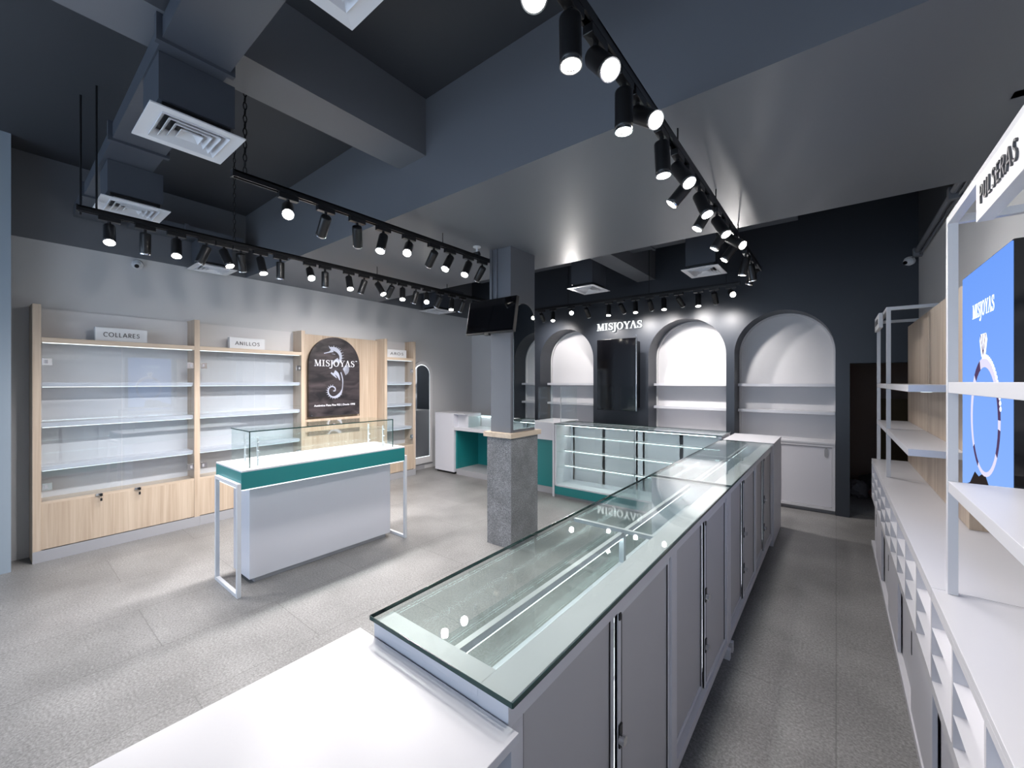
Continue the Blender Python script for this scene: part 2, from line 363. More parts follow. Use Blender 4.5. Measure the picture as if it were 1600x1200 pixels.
# upper band over the left light paint behind the soffit, recess for the side
# room beyond the doorway
mb = MB(); mb.box(-0.15, 1.9, 8.2, 8.35, 0, 2.9, 0); mb.box(-0.30, -0.15, 6.32, 8.35, 0, 2.9, 0); mb.box(1.9, 2.05, 5.9, 8.35, 0, 2.9, 0); mb.box(-0.3, 2.05, 6.05, 8.35, 2.9, 3.0, 0); mb.box(RX + .15, 2.05, 5.9, 6.05, 0, 2.9, 0)
struct('wall_store', mb, plain('brown_grey_wall', (0.36, 0.26, 0.21), 0.7))
struct('floor_store', bx(-0.15, 2.05, 6.05, 9.0, 0.0, 0.004), M['floor'])
# shop front behind the viewer: big glazed opening
mb = MB(); mb.box(-5.9, -5.2, SHOP_Y, SHOP_Y + 0.15, 0, CEIL); mb.box(0.3, RX, SHOP_Y, SHOP_Y + 0.15, 0, CEIL); mb.box(-5.2, 0.3, SHOP_Y, SHOP_Y + 0.15, 2.6, CEIL)
struct('wall_front', mb, M['lightwall'])
mb = MB()
for x in (-5.2, -3.4, -1.55, 0.25): mb.box(x, x + 0.06, SHOP_Y + 0.03, SHOP_Y + 0.1, 0, 2.6)
mb.box(-5.2, 0.3, SHOP_Y + 0.03, SHOP_Y + 0.1, 0, 0.08)
struct('window_1', mb, M['lamp'])

# ================================================================ CEILING SERVICES
def diffuser(x0, x1, y0, y1, z, duct_top, label, dirbox=True):
    cx, cy = (x0 + x1) / 2, (y0 + y1) / 2
    t = thing('air_diffuser', label, 'air vent', (cx, cy, z), 0, None)
    a, b = (x1 - x0) / 2, (y1 - y0) / 2
    g = MB()
    # outer flange ring
    def ring(g, k0, k1, za, zb):
        P = [(-a * k0, -b * k0, za), (a * k0, -b * k0, za), (a * k0, b * k0, za), (-a * k0, b * k0, za)]
        Q = [(-a * k1, -b * k1, zb), (a * k1, -b * k1, zb), (a * k1, b * k1, zb), (-a * k1, b * k1, zb)]
        T = [(p[0], p[1], p[2] + 0.006) for p in P]; U = [(p[0], p[1], p[2] + 0.006) for p in Q]
        g.add(P + Q + T + U, [(i, (i + 1) % 4, 4 + (i + 1) % 4, 4 + i) for i in range(4)] + [(8 + i, 8 + (i + 1) % 4, 12 + (i + 1) % 4, 12 + i) for i in range(4)]
              + [(i, (i + 1) % 4, 8 + (i + 1) % 4, 8 + i) for i in range(4)] + [(4 + i, 4 + (i + 1) % 4, 12 + (i + 1) % 4, 12 + i) for i in range(4)])
    ring(g, 1.0, 0.70, 0.0, 0.004)
    build('flange', g, M['vent'], t)
    g = MB()
    for k0, k1 in ((0.72, 0.60), (0.56, 0.44), (0.40, 0.28), (0.24, 0.06)): ring(g, k0, k1, -0.004, 0.028)
    build('vanes', g, M['vent'], t)
    build('neck', bx(-a * .72, a * .72, -b * .72, b * .72, 0.034, 0.05), M['black'], t)
    g = MB().box(-a * .80, a * .80, -b * .80, b * .80, 0.05, duct_top - z - 0.002)
    build('drop_box', g, M['duct'], t)
    return t
diffuser(-2.675, -2.305, 0.42, 0.785, 2.70, 2.96, 'white four-way diffuser under a dark drop box, large one at upper left')
diffuser(-4.07, -3.705, 0.435, 0.79, 2.70, 2.96, 'white four-way diffuser above the near end of the left wall light track')
diffuser(-1.30, -0.94, 0.40, 0.765, 2.70, 2.96, 'white ceiling diffuser cut off by the top edge of the photo')
diffuser(-5.36, -5.02, 1.27, 1.63, 2.68, 2.96, 'white diffuser close to the left wall, behind its light track')
diffuser(-5.50, -5.08, 4.45, 4.90, 2.68, 2.96, 'white diffuser in the far left corner above the arched mirror')
diffuser(-2.74, -2.36, 4.62, 5.10, 2.70, 3.12, 'white diffuser over the back wall, left one of the two over the arches')
diffuser(-1.32, -0.95, 4.62, 5.06, 2.70, 3.12, 'white diffuser over the back wall, nearest the glass counter light track')
def duct(name, x0, x1, y0, y1, label, joints, axis='x', zb=2.96):
    t = thing(name, label, 'air duct', ((x0 + x1) / 2, (y0 + y1) / 2, zb))
    o = build('duct_run', bx(x0, x1, y0, y1, zb, zb + .09), M['duct'], t); 
    os_ = [o]
    for j in joints:
        g = MB()
        if axis == 'x': g.box(j - 0.015, j + 0.015, y0 - 0.02, y1 + 0.02, zb - .015, zb + .10)
        else: g.box(x0 - 0.02, x1 + 0.02, j - 0.015, j + 0.015, zb - .015, zb + .10)
        os_.append(build('joint_flange', g, M['duct'], t))
    for q in os_: q.location = (-(x0 + x1) / 2, -(y0 + y1) / 2, -zb)
duct('air_duct', -5.30, -0.2, 0.45, 0.70, 'dark painted sheet metal duct across the ceiling at upper left', (-4.62, -3.42, -2.26, -1.3))
duct('air_duct', -4.6, -0.3, 4.70, 5.02, 'dark painted duct behind the soffit above the back wall', (-3.6, -1.75), 'x', 3.12)
duct('air_duct', -5.30, -5.06, 0.80, 1.70, 'short dark duct branch near the left wall', (1.2,), 'y')
g = MB().box(-5.50, -5.10, 4.1, 5.1, 2.96, 3.05)
tag(build('air_duct', g, M['duct']), 'dark duct in the far left corner behind the soffit', 'air duct')
# hanging rods and chains
def rod(x, y, z0, label):
    tag(build('hanging_rod', MB().cyl((0, 0, 0), (0, 0, CEIL - z0), 0.006, 6), M['black'], loc=(x, y, z0)), label, 'threaded rod', 'thin black rods hanging from the dark ceiling')
rod(-4.04, 0.377, 2.635, 'left of two thin black rods above the near end of the left light track')
rod(-3.83, 0.43, 2.635, 'right of two thin black rods above the near end of the left light track')
def chain(x, y, z0, z1, label):
    g = MB(); n = int((z1 - z0) / 0.035)
    for i in range(n):
        zc = z0 + (i + 0.5) * (z1 - z0) / n; pts = []
        for k in range(9):
            a = 2 * PI * k / 8; u = 0.009 * math.cos(a); w = 0.022 * math.sin(a)
            pts.append((u if i % 2 else 0, 0 if i % 2 else u, zc + w))
        g.tube([(p[0], p[1], p[2] - z0) for p in pts], 0.0028, 5)
    tag(build('hanging_chain', g, M['black'], loc=(x, y, z0)), label, 'chain')
chain(-2.54, 0.86, 2.635, CEIL, 'black link chain holding the near end of the middle light track')
chain(-3.83, 1.22, 2.635, CEIL, 'black link chain holding the light track along the left wall')

# ---- tracks
TZ = 2.60
def track(name, p, q, label, hang=(), sofa=True):
    p = Vector(p); q = Vector(q); L = (q - p).length; t = thing(name, label, 'lighting track', p, math.atan2(q.y - p.y, q.x - p.x))
    g = MB(); g.box(0, L, -0.018, -0.010, 0, 0.033); g.box(0, L, 0.010, 0.018, 0, 0.033); g.box(0, L, -0.018, 0.018, 0.025, 0.035)
    build('rail', g, M['lamp'], t)
    g = MB(); g.box(0.02, L - 0.02, -0.009, -0.004, 0.012, 0.02); g.box(0.02, L - 0.02, 0.004, 0.009, 0.012, 0.02)
    build('conductor', g, M['chrome'], t)
    build('end_cap', bx(-0.004, 0.004, -0.019, 0.019, -0.002, 0.037), M['lamp'], t)
    for k, d in enumerate(hang):
        top = (SOF if sofa else CEIL) - TZ
        build('hanger', MB().cyl((d, 0, 0.034), (d, 0, top), 0.004, 6), M['lamp'], t)
    build('end_cap', bx(L - 0.004, L + 0.004, -0.019, 0.019, -0.002, 0.037), M['lamp'], t)
TZ = 2.60
track('light_track', (-3.83, 0.34, TZ), (-3.83, 4.6, TZ), 'long black lighting track hung in front of the left wall', (2.2, 3.2))
track('light_track', (-2.54, 0.80, TZ), (-2.54, 2.86, TZ), 'black lighting track running from the chain to the column', (1.5,))
track('light_track', (-0.60, 0.45, TZ), (-0.60, 4.75, TZ), 'black lighting track over the long glass counter', (1.6, 2.4, 3.15))
track('light_track', (-4.3, 5.27, TZ), (-0.86, 5.27, TZ), 'black lighting track in front of the arched back wall', (0.3, 1.2, 2.4, 3.3), False)

T1 = [(-3.830,0.491,0.50,-0.06,-0.86),(-3.830,0.674,-0.22,0.04,-0.98),(-3.830,0.849,0.45,-0.10,-0.89),(-3.830,1.032,-0.29,-0.29,-0.91),(-3.830,1.148,0.43,0.20,-0.88),(-3.830,1.266,-0.38,0.23,-0.89),(-3.830,1.413,0.37,0.05,-0.93),(-3.830,1.572,-0.19,0.08,-0.98),(-3.830,1.828,0.69,-0.20,-0.69),(-3.830,1.974,-0.18,0.09,-0.98),(-3.830,2.217,0.45,-0.13,-0.88),(-3.830,2.387,-0.31,-0.16,-0.94),(-3.830,2.551,0.56,0.13,-0.82),(-3.830,2.722,-0.71,0.03,-0.71),(-3.830,2.866,0.35,-0.27,-0.90),(-3.830,3.055,-0.29,-0.09,-0.95),(-3.830,3.212,0.50,-0.42,-0.76),(-3.830,3.423,-0.59,-0.00,-0.81),(-3.830,3.621,0.16,-0.24,-0.96),(-3.830,3.815,-0.44,-0.02,-0.90)]
T2 = [(-2.540,1.085,0.73,-0.31,-0.60),(-2.540,1.313,-0.80,0.17,-0.57),(-2.540,1.531,-0.60,0.40,-0.69),(-2.540,1.735,0.26,-0.38,-0.89),(-2.540,1.959,0.53,-0.54,-0.66),(-2.540,2.205,-0.79,0.21,-0.58),(-2.540,2.380,0.14,-0.56,-0.81),(-2.540,2.600,0.16,-0.54,-0.83),(-2.540,2.780,-0.73,0.19,-0.66)]
T3 = [(-0.60,0.85,0.25,-0.35,-0.80),(-0.60,1.03,0.05,-0.05,-1.0),(-0.60,1.19,0.55,-0.35,-0.75),(-0.60,1.41,0.0,0.0,-1.0),(-0.60,1.54,0.68,-0.38,-0.62),(-0.60,1.82,0.06,0.0,-1.0),(-0.60,2.05,0.50,-0.30,-0.80),(-0.60,2.24,-0.62,-0.2,-0.75),(-0.60,2.45,0.35,-0.2,-0.85),(-0.60,2.66,-0.45,-0.22,-0.85),(-0.60,2.88,0.45,-0.25,-0.80),(-0.60,3.12,-0.50,-0.1,-0.85),(-0.60,3.30,0.70,-0.4,-0.60),(-0.60,3.48,-0.55,-0.2,-0.80),(-0.60,3.95,-0.2,0.05,-0.95),(-0.60,4.22,0.1,0.2,-0.95),(-0.60,4.40,-0.35,0.1,-0.90)]
T4 = [(-3.578,5.270,-0.13,0.72,-0.61),(-3.368,5.270,0.23,-0.37,-0.90),(-3.052,5.270,0.50,-0.80,-0.35),(-2.806,5.270,0.04,0.62,-0.77),(-2.462,5.270,0.10,-0.25,-0.95),(-2.285,5.270,0.17,0.63,-0.74),(-2.080,5.270,0.10,-0.25,-0.95),(-1.893,5.270,0.02,0.66,-0.71),(-1.710,5.270,0.10,-0.25,-0.95),(-1.534,5.270,0.28,0.64,-0.66),(-1.303,5.270,0.05,-0.20,-0.95),(-1.127,5.270,0.04,0.62,-0.77),(-0.951,5.270,0.32,-0.86,-0.40)]
def make_spot():
    t = thing('track_spotlight', 'spot', 'spotlight')
    build('adapter', MB().box(-0.055, 0.055, -0.017, 0.017, -0.030, 0.0), M['lamp'], t, bevel=0.002)
    g = MB().cyl((0, 0, -0.03), (0, 0, -0.062), 0.009, 10).box(-0.012, 0.012, -0.006, 0.006, -0.075, -0.055)
    build('stem', g, M['lamp'], t)
    g = MB(); n = 24; L = 0.130; r = 0.032
    prof = [(0.0, -0.022), (0.024, -0.022), (0.030, -0.019), (r, -0.012), (r, L - 0.022), (r, L - 0.008), (0.0285, L - 0.008), (0.0285, L - 0.02)]
    vs = []
    for (rr, z) in prof:
        for i in range(n): a = 2 * PI * i / n; vs.append((max(rr, 0.0005) * math.cos(a), max(rr, 0.0005) * math.sin(a), -z))
    fs = [(k * n + i, k * n + (i + 1) % n, (k + 1) * n + (i + 1) % n, (k + 1) * n + i) for k in range(len(prof) - 1) for i in range(n)]
    g.add(vs, fs); h = build('housing', g, M['lamp'], t, fix=True)
    for p in h.data.polygons: p.use_smooth = True
    h.location = (0, 0, -0.074)
    build('lens', MB().cyl((0, 0, -(L - 0.016)), (0, 0, -(L - 0.013)), 0.0280, 24), M['lens'], h)
    g = MB(); vs = []
    for (rr, z) in [(0.0325, L - 0.010), (0.0325, L - 0.002), (0.0285, L - 0.002), (0.0285, L - 0.010)]:
        for i in range(n): a = 2 * PI * i / n; vs.append((rr * math.cos(a), rr * math.sin(a), -z))
    g.add(vs, [(k * n + i, k * n + (i + 1) % n, ((k + 1) % 4) * n + (i + 1) % n, ((k + 1) % 4) * n + i) for k in range(4) for i in range(n)])
    build('trim_ring', g, M['chrome'], h)
    ld = bpy.data.lights.new('bulb', 'SPOT'); ld.energy = SPOT_W; ld.color = (1.0, 0.955, 0.935); ld.spot_size = math.radians(112); ld.spot_blend = 1.0; ld.shadow_soft_size = 0.028
    lo = bpy.data.objects.new('bulb', ld); COL.objects.link(lo); lo.parent = h; lo.location = (0, 0, -(L + 0.004))
    return t
proto = make_spot(); first = True
LOW = [T3, T4, T2]; LOW_K = [0.34, 0.68, 0.52]; low_data = {}
def bulb_of(o): return [c for c in o.children_recursive if c.type == 'LIGHT'][0]
ORD = ['first', 'second', 'third', 'fourth', 'fifth', 'sixth', 'seventh', 'eighth', 'ninth', 'tenth', 'eleventh', 'twelfth', 'thirteenth', 'fourteenth', 'fifteenth', 'sixteenth', 'seventeenth', 'eighteenth', 'nineteenth', 'twentieth']
for rows, where, rz, grp in ((T1, 'from the near end, left wall track', PI / 2, 'spotlights on the left wall track'), (T2, 'from the chain end, middle track', PI / 2, 'spotlights on the middle track'),
                        (T3, 'from the near end, track over glass counter', PI / 2, 'spotlights over the glass counter'), (T4, 'from the left, back wall track', 0, 'spotlights on the back wall track')):
    for i, (x, y, dx, dy, dz) in enumerate(rows):
        o = proto if first else copy_tree(proto); first = False
        o.location = (x, y, TZ); o.rotation_euler = (0, 0, rz)
        D = Vector((dx, dy, dz)).normalized(); D = Matrix.Rotation(-rz, 3, 'Z') @ D
        h = [c for c in o.children if c.name.startswith('housing')][0]
        if rows in LOW:
            if rows is T3 and i < 4:
                if 'near' not in low_data: low_data['near'] = bulb_of(o).data.copy(); low_data['near'].energy = SPOT_W * 0.12
                bulb_of(o).data = low_data['near']
            elif id(rows) not in low_data: low_data[id(rows)] = bulb_of(o).data.copy(); low_data[id(rows)].energy = SPOT_W * LOW_K[LOW.index(rows)]
            if not (rows is T3 and i < 4): bulb_of(o).data = low_data[id(rows)]
        h.rotation_mode = 'QUATERNION'; h.rotation_quaternion = Vector((0, 0, -1)).rotation_difference(D)
        tilt = 'aimed down' if abs(dz) > 0.94 else ('aimed at the wall' if (dx < 0 and rows is T1) or (dy > 0.4 and rows is T4) else 'turned sideways')
        tag(o, 'black spotlight %s, %s %s' % (tilt, ORD[i], where), 'spotlight', grp)

# ================================================================ LEFT WALL CABINETS (local frame of the wall)
def lthing(name, label, cat, y, z=0.0, x=0.0):
    p = lw(x, y, z); return thing(name, label, cat, p, WL_ROT)
def off(mb, dx, dy, dz):
    mb.v = [(a + dx, b + dy, c + dz) for a, b, c in mb.v]; return mb
FX = 0.228
def glass_cabinet(label, y0, y1, left_t, right_t, dividers, hinge_sides, cx):
    t = lthing('display_cabinet', label, 'display cabinet', y0)
    w = y1 - y0; a = left_t; b = w - right_t
    if left_t: build('side_panel', bx(0.003, FX, 0, left_t, 0.0, 2.14), M['oak'], t, 0.0015)
    build('side_panel', bx(0.003, FX, b, w, 0.0, 2.14), M['oak'], t, 0.0015)
    build('back_panel', bx(0.003, 0.02, a, b, 0.1, 2.13), M['whitewall'], t)
    build('top_rail', bx(0.02, FX, a, b, 1.828, 1.868), M['oakh'], t, 0.0015)
    build('led_strip', bx(0.19, 0.20, a + .01, b - .01, 1.822, 1.827), M['ledsoft'], t)
    build('lower_panel', bx(FX - 0.03, FX - 0.004, a, b, 0.10, 0.475), M['oak'], t, 0.001)
    build('bottom_board', bx(0.02, FX - .004, a, b, 0.475, 0.495), M['oakh'], t)
    k = MB().box(FX - 0.02, FX - 0.002, 0 if left_t else 0, w, 0.0, 0.10)
    build('kick_plate', bx(FX - 0.001, FX + 0.004, 0, w, 0.0, 0.095), M['skirt'], t)
    for z in (1.49, 1.15, 0.785):
        s = build('shelf', bx(0.02, FX - 0.035, a + .001, b - .001, z - 0.035, z), M['white'], t, 0.001)
        build('led_strip', bx(FX - 0.05, FX - 0.043, a + .01, b - .01, z - 0.040, z - 0.0355), M['ledsoft'], s)
    # glass doors
    ds = [a + .004] + [d - y0 for d in dividers] + [b - .004]
    for i in range(len(ds) - 1):
        d0, d1 = ds[i] + 0.002, ds[i + 1] - 0.002
        d = build('glass_door', bx(FX - 0.012, FX - 0.004, d0, d1, 0.50, 1.822), M['glassdoor'], t)
        left = (i == 0) if len(ds) > 2 else False
        hy = d0 if left else d1
        for z in (0.62, 1.665):
            s = 1 if left else -1
            g = MB().box(FX - 0.004, FX + 0.004, min(hy, hy + s * .055), max(hy, hy + s * .055), z - .03, z + .03)
            h = build('hinge', g, M['chrome'], d, 0.001)
            g = MB().box(FX + 0.004, FX + 0.0065, min(hy + s * .012, hy + s * .03), max(hy + s * .012, hy + s * .03), z - .015, z + .015)
            build('cover', g, M['skirt'], h)
    return t
cA = glass_cabinet('oak framed glass door cabinet under the COLLARES sign', 0.20, 1.343, 0.048, 0.048, (0.743,), 2, 0)
cB = glass_cabinet('oak framed glass door cabinet under the ANILLOS sign', 1.344, 2.447, 0.0, 0.048, (1.866,), 2, 0)
cC = glass_cabinet('narrow oak framed glass cabinet under the AROS sign', 3.64, 4.238, 0.048, 0.048, (), 1, 0)
def keyset(y, label):
    t = lthing('cabinet_lock', label, 'lock', y, 0.487, FX + 0.001)
    build('barrel', MB().cyl((0, 0, 0), (0.014, 0, 0), 0.011, 14).box(-0.0, 0.006, -0.03, 0.012, -0.008, 0.010), M['chrome'], t)
    g = MB().box(0.014, 0.030, -0.001, 0.001, -0.004, 0.004); build('key', g, M['chrome'], t)
    g = MB().box(0.030, 0.036, -0.009, 0.009, -0.012, 0.010).box(0.030, 0.034, -0.007, 0.007, -0.055, -0.030).tube([(0.032, 0, -0.012), (0.032, 0.003, -0.03)], 0.0012)
    build('key_fob', g, M['black'], t)
keyset(0.60, 'chrome lock with black keys on the left door of the COLLARES cabinet')
keyset(0.86, 'chrome lock with black keys on the right door of the COLLARES cabinet')
# centre panel with arched banner
t = lthing('wall_panel_unit', 'oak panel unit between the cabinets, holding the arched black banner', 'wall panel', 2.448)
W_ = 3.639 - 2.448
build('back_panel', bx(0.003, 0.03, 0, W_, 0.821, 2.10), M['oak'], t)
build('lower_cabinet', bx(0.003, FX, 0, W_, 0.10, 0.82), M['oak'], t, 0.0015)
build('kick_plate', bx(FX - 0.02, FX - 0.005, 0, W_, 0.0, 0.10), M['skirt'], t)
# arched oak frame around banner
g = MB(); cy_, r_, sp_ = 2.94 - 2.448, 0.40, 1.73
FL = lambda a, b, tt: (tt, a, b)
n = 28
top = 2.10
for i in range(n):
    a, b = PI * (1 - i / n), PI * (1 - (i + 1) / n)
    ya, yb = cy_ + r_ * math.cos(a), cy_ + r_ * math.cos(b); za, zb = sp_ + 0.93 * r_ * math.sin(a), sp_ + 0.93 * r_ * math.sin(b)
    g.prism([(ya, za), (yb, zb), (yb, top + 0.02), (ya, top + 0.02)], FL, 0.03, 0.05)
g.box(0.03, 0.05, 0, cy_ - r_, 0.821, top + 0.02); g.box(0.03, 0.05, cy_ + r_, W_ , 0.821, top + 0.02); g.box(0.03, 0.05, cy_ - r_, cy_ + r_, 0.821, 1.0)
build('arched_frame', g, M['oak'], t)
# banner
b = lthing('arched_banner', 'black arched fabric banner with silver seahorse and MISJOYAS lettering', 'banner', 2.448 + cy_, 1.03, 0.051)
rr = 0.372; sp = 1.735 - 1.03
poly = [(-rr, 0), (rr, 0)] + [(rr * math.cos(PI * i / 30), sp + rr * math.sin(PI * i / 30)) for i in range(31)]
build('panel', MB().prism(poly, FL, 0, 0.034), M['poster'], b)
ft = 0.0352
def R2(a, bb, tt): return (tt, a, bb)
g = MB(); h = 0.085; wd = word_width(h); x = -wd / 2; sx = 0.60 / wd
FRW = lambda a, bb, tt: (tt, a * sx, bb + 0.675)
for c in WORD: x += serif_letter(g, c, x, h, FRW, ft, ft + 0.0012) + 0.04 * h
g.strip([(x + .005, h * .98), (x + .03, h * .98)], 0.010, FRW, ft, ft + 0.0012)
build('lettering', g, M['printwhite'], b)
# seahorse (generic silver print)
g = MB()
def px(u, v): return ((u - 405) / 825 * 1.02, 1.085 - (v - 120) / 1200 * 1.385)    # from banner-local sketch units
def spine(pts, ws, t=ft + 0.0002): g.strip([px(*p) for p in pts], ws, R2, t, t + 0.0006)
def smooth(pts, k=4):
    out = []
    for i in range(len(pts) - 1):
        p0 = pts[max(0, i - 1)]; p1 = pts[i]; p2 = pts[i + 1]; p3 = pts[min(len(pts) - 1, i + 2)]
        for j in range(k):
            s = j / k; out.append(tuple(0.5 * ((2 * p1[q]) + (-p0[q] + p2[q]) * s + (2 * p0[q] - 5 * p1[q] + 4 * p2[q] - p3[q]) * s * s + (-p0[q] + 3 * p1[q] - 3 * p2[q] + p3[q]) * s ** 3) for q in range(2)))
    out.append(pts[-1]); return out
def lerpw(ws, k=4):
    out = []
    for i in range(len(ws) - 1):
        for j in range(k): out.append(ws[i] + (ws[i + 1] - ws[i]) * j / k)
    out.append(ws[-1]); return out
neck = [(345, 262), (395, 268), (440, 295), (466, 345), (462, 395), (430, 430)]
spine(smooth(neck), lerpw([0.035, 0.055, 0.05, 0.038, 0.035, 0.05]))
spine([(272, 325), (330, 308), (375, 285)], [0.012, 0.014, 0.045])            # snout
spine([(360, 325), (400, 328)], [0.003, 0.006])
for a, bb in (((345, 262), (325, 232)), ((362, 262), (356, 238)), ((385, 262), (385, 225)), ((405, 265), (420, 238))): spine([a, bb], [0.02, 0.002])
build('head_print', g, M['printgrey'], b); g = MB()
spine(smooth([(440, 390), (400, 410), (370, 440), (360, 470)]), lerpw([0.05, 0.035, 0.018, 0.008]))
spine(smooth([(352, 550), (385, 575), (420, 612)]), lerpw([0.02, 0.028, 0.006])); spine(smooth([(390, 540), (430, 570), (458, 640)]), lerpw([0.06, 0.045, 0.006]))
build('belly_print', g, M['printgrey'], b); g = MB()
tail = [(470, 545), (486, 600), (492, 660), (486, 740), (462, 800), (410, 838), (355, 832), (322, 790), (325, 740), (360, 712), (398, 728), (400, 762), (378, 765)]
ts = smooth(tail, 5)
for i, p in enumerate(ts[:18:1]): spine([(p[0] - 5, p[1]), (p[0] + 7, p[1] + 4)], 0.012 + 0.004 * (i < 6))
build('tail_spots_print', g, M['printgrey'], b); g = MB()
spine(ts[16:], [0.010 + 0.028 * math.sin(min(1, i / 12) * PI * .9) * (1 - i / (len(ts) - 16)) + 0.004 for i in range(len(ts) - 16)])
for i in range(20, len(ts) - 14, 2):
    p, q = ts[i], ts[i + 1]; dx, dy = q[0] - p[0], q[1] - p[1]; l = math.hypot(dx, dy); nx, ny = -dy / l, dx / l
    cxx, cyy = 375, 765
    s = 1 if (p[0] + nx - cxx) ** 2 + (p[1] + ny - cyy) ** 2 > (p[0] - nx - cxx) ** 2 + (p[1] - ny - cyy) ** 2 else -1
    spine([p, (p[0] + nx * s * 26, p[1] + ny * s * 26)], [0.012, 0.002])
build('tail_print', g, M['printgrey'], b); g = MB()
for p, d in (((455, 290), (482, 270)), ((468, 315), (500, 300)), ((474, 345), (508, 332)), ((474, 375), (512, 368)), ((470, 405), (500, 400)), ((420, 262), (445, 248)), ((440, 275), (465, 255))): spine([p, d], [0.010, 0.002])
build('crest_print', g, M['printgrey'], b); g = MB()
for k in range(9):                                                             # dorsal fin rays
    a = math.radians(52 - k * 14); spine([(495, 500), (495 + 78 * math.cos(a), 505 - 78 * math.sin(a))], [0.004, 0.012])
build('fin_print', g, M['printgrey'], b)
g = MB()
curve = bpy.data.curves.new('tagline', 'FONT'); curve.body = 'Auténtica Plata Fina 925 | Desde 1998'; curve.size = 0.036; curve.align_x = 'CENTER'; curve.extrude = 0.0006; curve.offset = 0.0006
to = bpy.data.objects.new('tmp', curve); COL.objects.link(to)
me = bpy.data.meshes.new_from_object(to.evaluated_get(bpy.context.evaluated_depsgraph_get())); bpy.data.objects.remove(to)
to = bpy.data.objects.new('tagline', me); COL.objects.link(to); me.materials.clear(); me.materials.append(M['printwhite'])
to.parent = b; to.rotation_euler = (PI / 2, 0, PI / 2); to.location = (ft, 0.0, 0.135)
xs_ = [v.co.x for v in me.vertices]; to.scale = (0.60 / (max(xs_) - min(xs_)), 1, 1)
for yy in (-0.33, 0.33):
    build('fixing_screw', MB().cyl((0.034, yy, 0.02), (0.038, yy, 0.02), 0.005, 10), M['chrome'], b)

def box_sign(word, y0, y1, z, label, side=1):
    w = y1 - y0; t = lthing('box_sign', label, 'sign', (y0 + y1) / 2, z, 0.17)
    build('box', bx(-0.06, 0.0, -w / 2, w / 2, 0, 0.126), M['plate'], t, 0.002)
    sans_letters(t, word, w * 0.70, 0.040, lambda a, b, tt: (tt, a, b + 0.042), 0.0005, 0.004, 0.13)
box_sign('COLLARES', 0.575, 0.935, 1.869, 'white box sign reading COLLARES on the leftmost cabinet')
box_sign('ANILLOS', 1.635, 2.0, 1.869, 'white box sign reading ANILLOS on the second cabinet')
box_sign('AROS', 3.735, 4.10, 1.869, 'white box sign reading AROS on the narrow cabinet')

# arched mirror on the left wall
t = lthing('arched_mirror', 'tall arched mirror with white backing board on the left wall', 'mirror', 4.56, 0.10)
def arch_poly(r, z0, zs, n=26, c=0): return [(c - r, z0), (c + r, z0)] + [(c + r * math.cos(PI * i / n), zs + r * math.sin(PI * i / n)) for i in range(n + 1)]
build('backing_board', MB().prism(arch_poly(0.225, 0.0, 1.52), FL, 0.003, 0.03), M['whitewall'], t)
build('mirror_glass', MB().prism(arch_poly(0.165, 0.12, 1.51, c=-0.02), FL, 0.036, 0.042), M['mirror'], t)
build('edge_light', MB().prism(arch_poly(0.176, 0.109, 1.51, c=-0.02), FL, 0.031, 0.034), M['ledsoft'], t)
# cctv on the left wall
def dome_cam(p, d, label):
    t = thing('dome_camera', label, 'security camera', p); d = Vector(d).normalized()
    build('base', MB().cyl((0, 0, 0), d * 0.03, 0.045, 20), M['plate'], t)
    g = MB(); 
    for k in range(5):
        a0, a1 = k * PI / 10, (k + 1) * PI / 10
        g.cyl(d * (0.03 + 0.04 * math.sin(a0)), d * (0.03 + 0.04 * math.sin(a1)), 0.04 * math.cos(a0), 20, r2=max(0.001, 0.04 * math.cos(a1)), cap0=False, cap1=False)
    build('dome', g, M['plate'], t)
    build('lens', MB().cyl(d * 0.05, d * 0.074, 0.018, 16), M['blackgloss'], t)
p = lw(0.0, 0.90, 2.66); dome_cam(p, (0.85, -0.25, -0.45), 'white dome camera high on the left wall below a spotlight')

# ================================================================ ISLAND COUNTER
IX0, IX1, IY0, IY1 = -3.76, -3.24, 1.075, 2.45
t = thing('island_counter', 'freestanding white display counter with teal band in the middle of the floor', 'display counter', (-3.5, 1.76, 0))
O = (3.5, -1.76, 0)
def part(name, mb, mat, parent, o, bevel=0.0): return build(name, off(mb, *o), mat, parent, bevel)
part('plinth', bx(-3.66, -3.42, 1.22, 2.36, 0, 0.035), M['skirt'], t, O)
part('body', bx(-3.72, -3.40, 1.18, 2.40, 0.035, 0.735), M['greylight'], t, O, 0.002)
part('teal_band', bx(IX0, IX1, IY0, IY1, 0.745, 0.866), M['teal'], t, O, 0.0015)
part('worktop', bx(IX0, IX1, IY0, IY1, 0.866, 0.878), M['white'], t, O, 0.001)
g = MB(); g.box(IX1 - .016, IX1 - .004, IY0 + .01, IY1 - .01, 0.737, 0.7448); g.box(IX0 + .01, IX1 - .02, IY0 + .004, IY0 + .016, 0.737, 0.7448)
part('led_strip', g, M['ledsoft'], t, O)
for yy in (IY0 - 0.026, IY1 + 0.001):
    g = MB(); w = 0.025; xa, xb = IX0 + 0.06, IX1 + 0.0
    g.box(xa, xa + w, yy, yy + w, 0, 0.79); g.box(xb - w, xb, yy, yy + w, 0, 0.79); g.box(xa + w, xb - w, yy, yy + w, 0, w); g.box(xa + w, xb - w, yy, yy + w, 0.79 - w, 0.79)
    part('leg', g, M['whitemetal'], t, O, 0.001)
v = thing('glass_showcase', 'frameless glass showcase standing on the teal and white island counter', 'display case', (-3.49, 1.76, 0.878)); O2 = (3.49, -1.76, 0)
gx0, gx1, gy0, gy1, gz0, gz1 = -3.67, -3.305, 1.15, 2.36, 0.879, 1.135
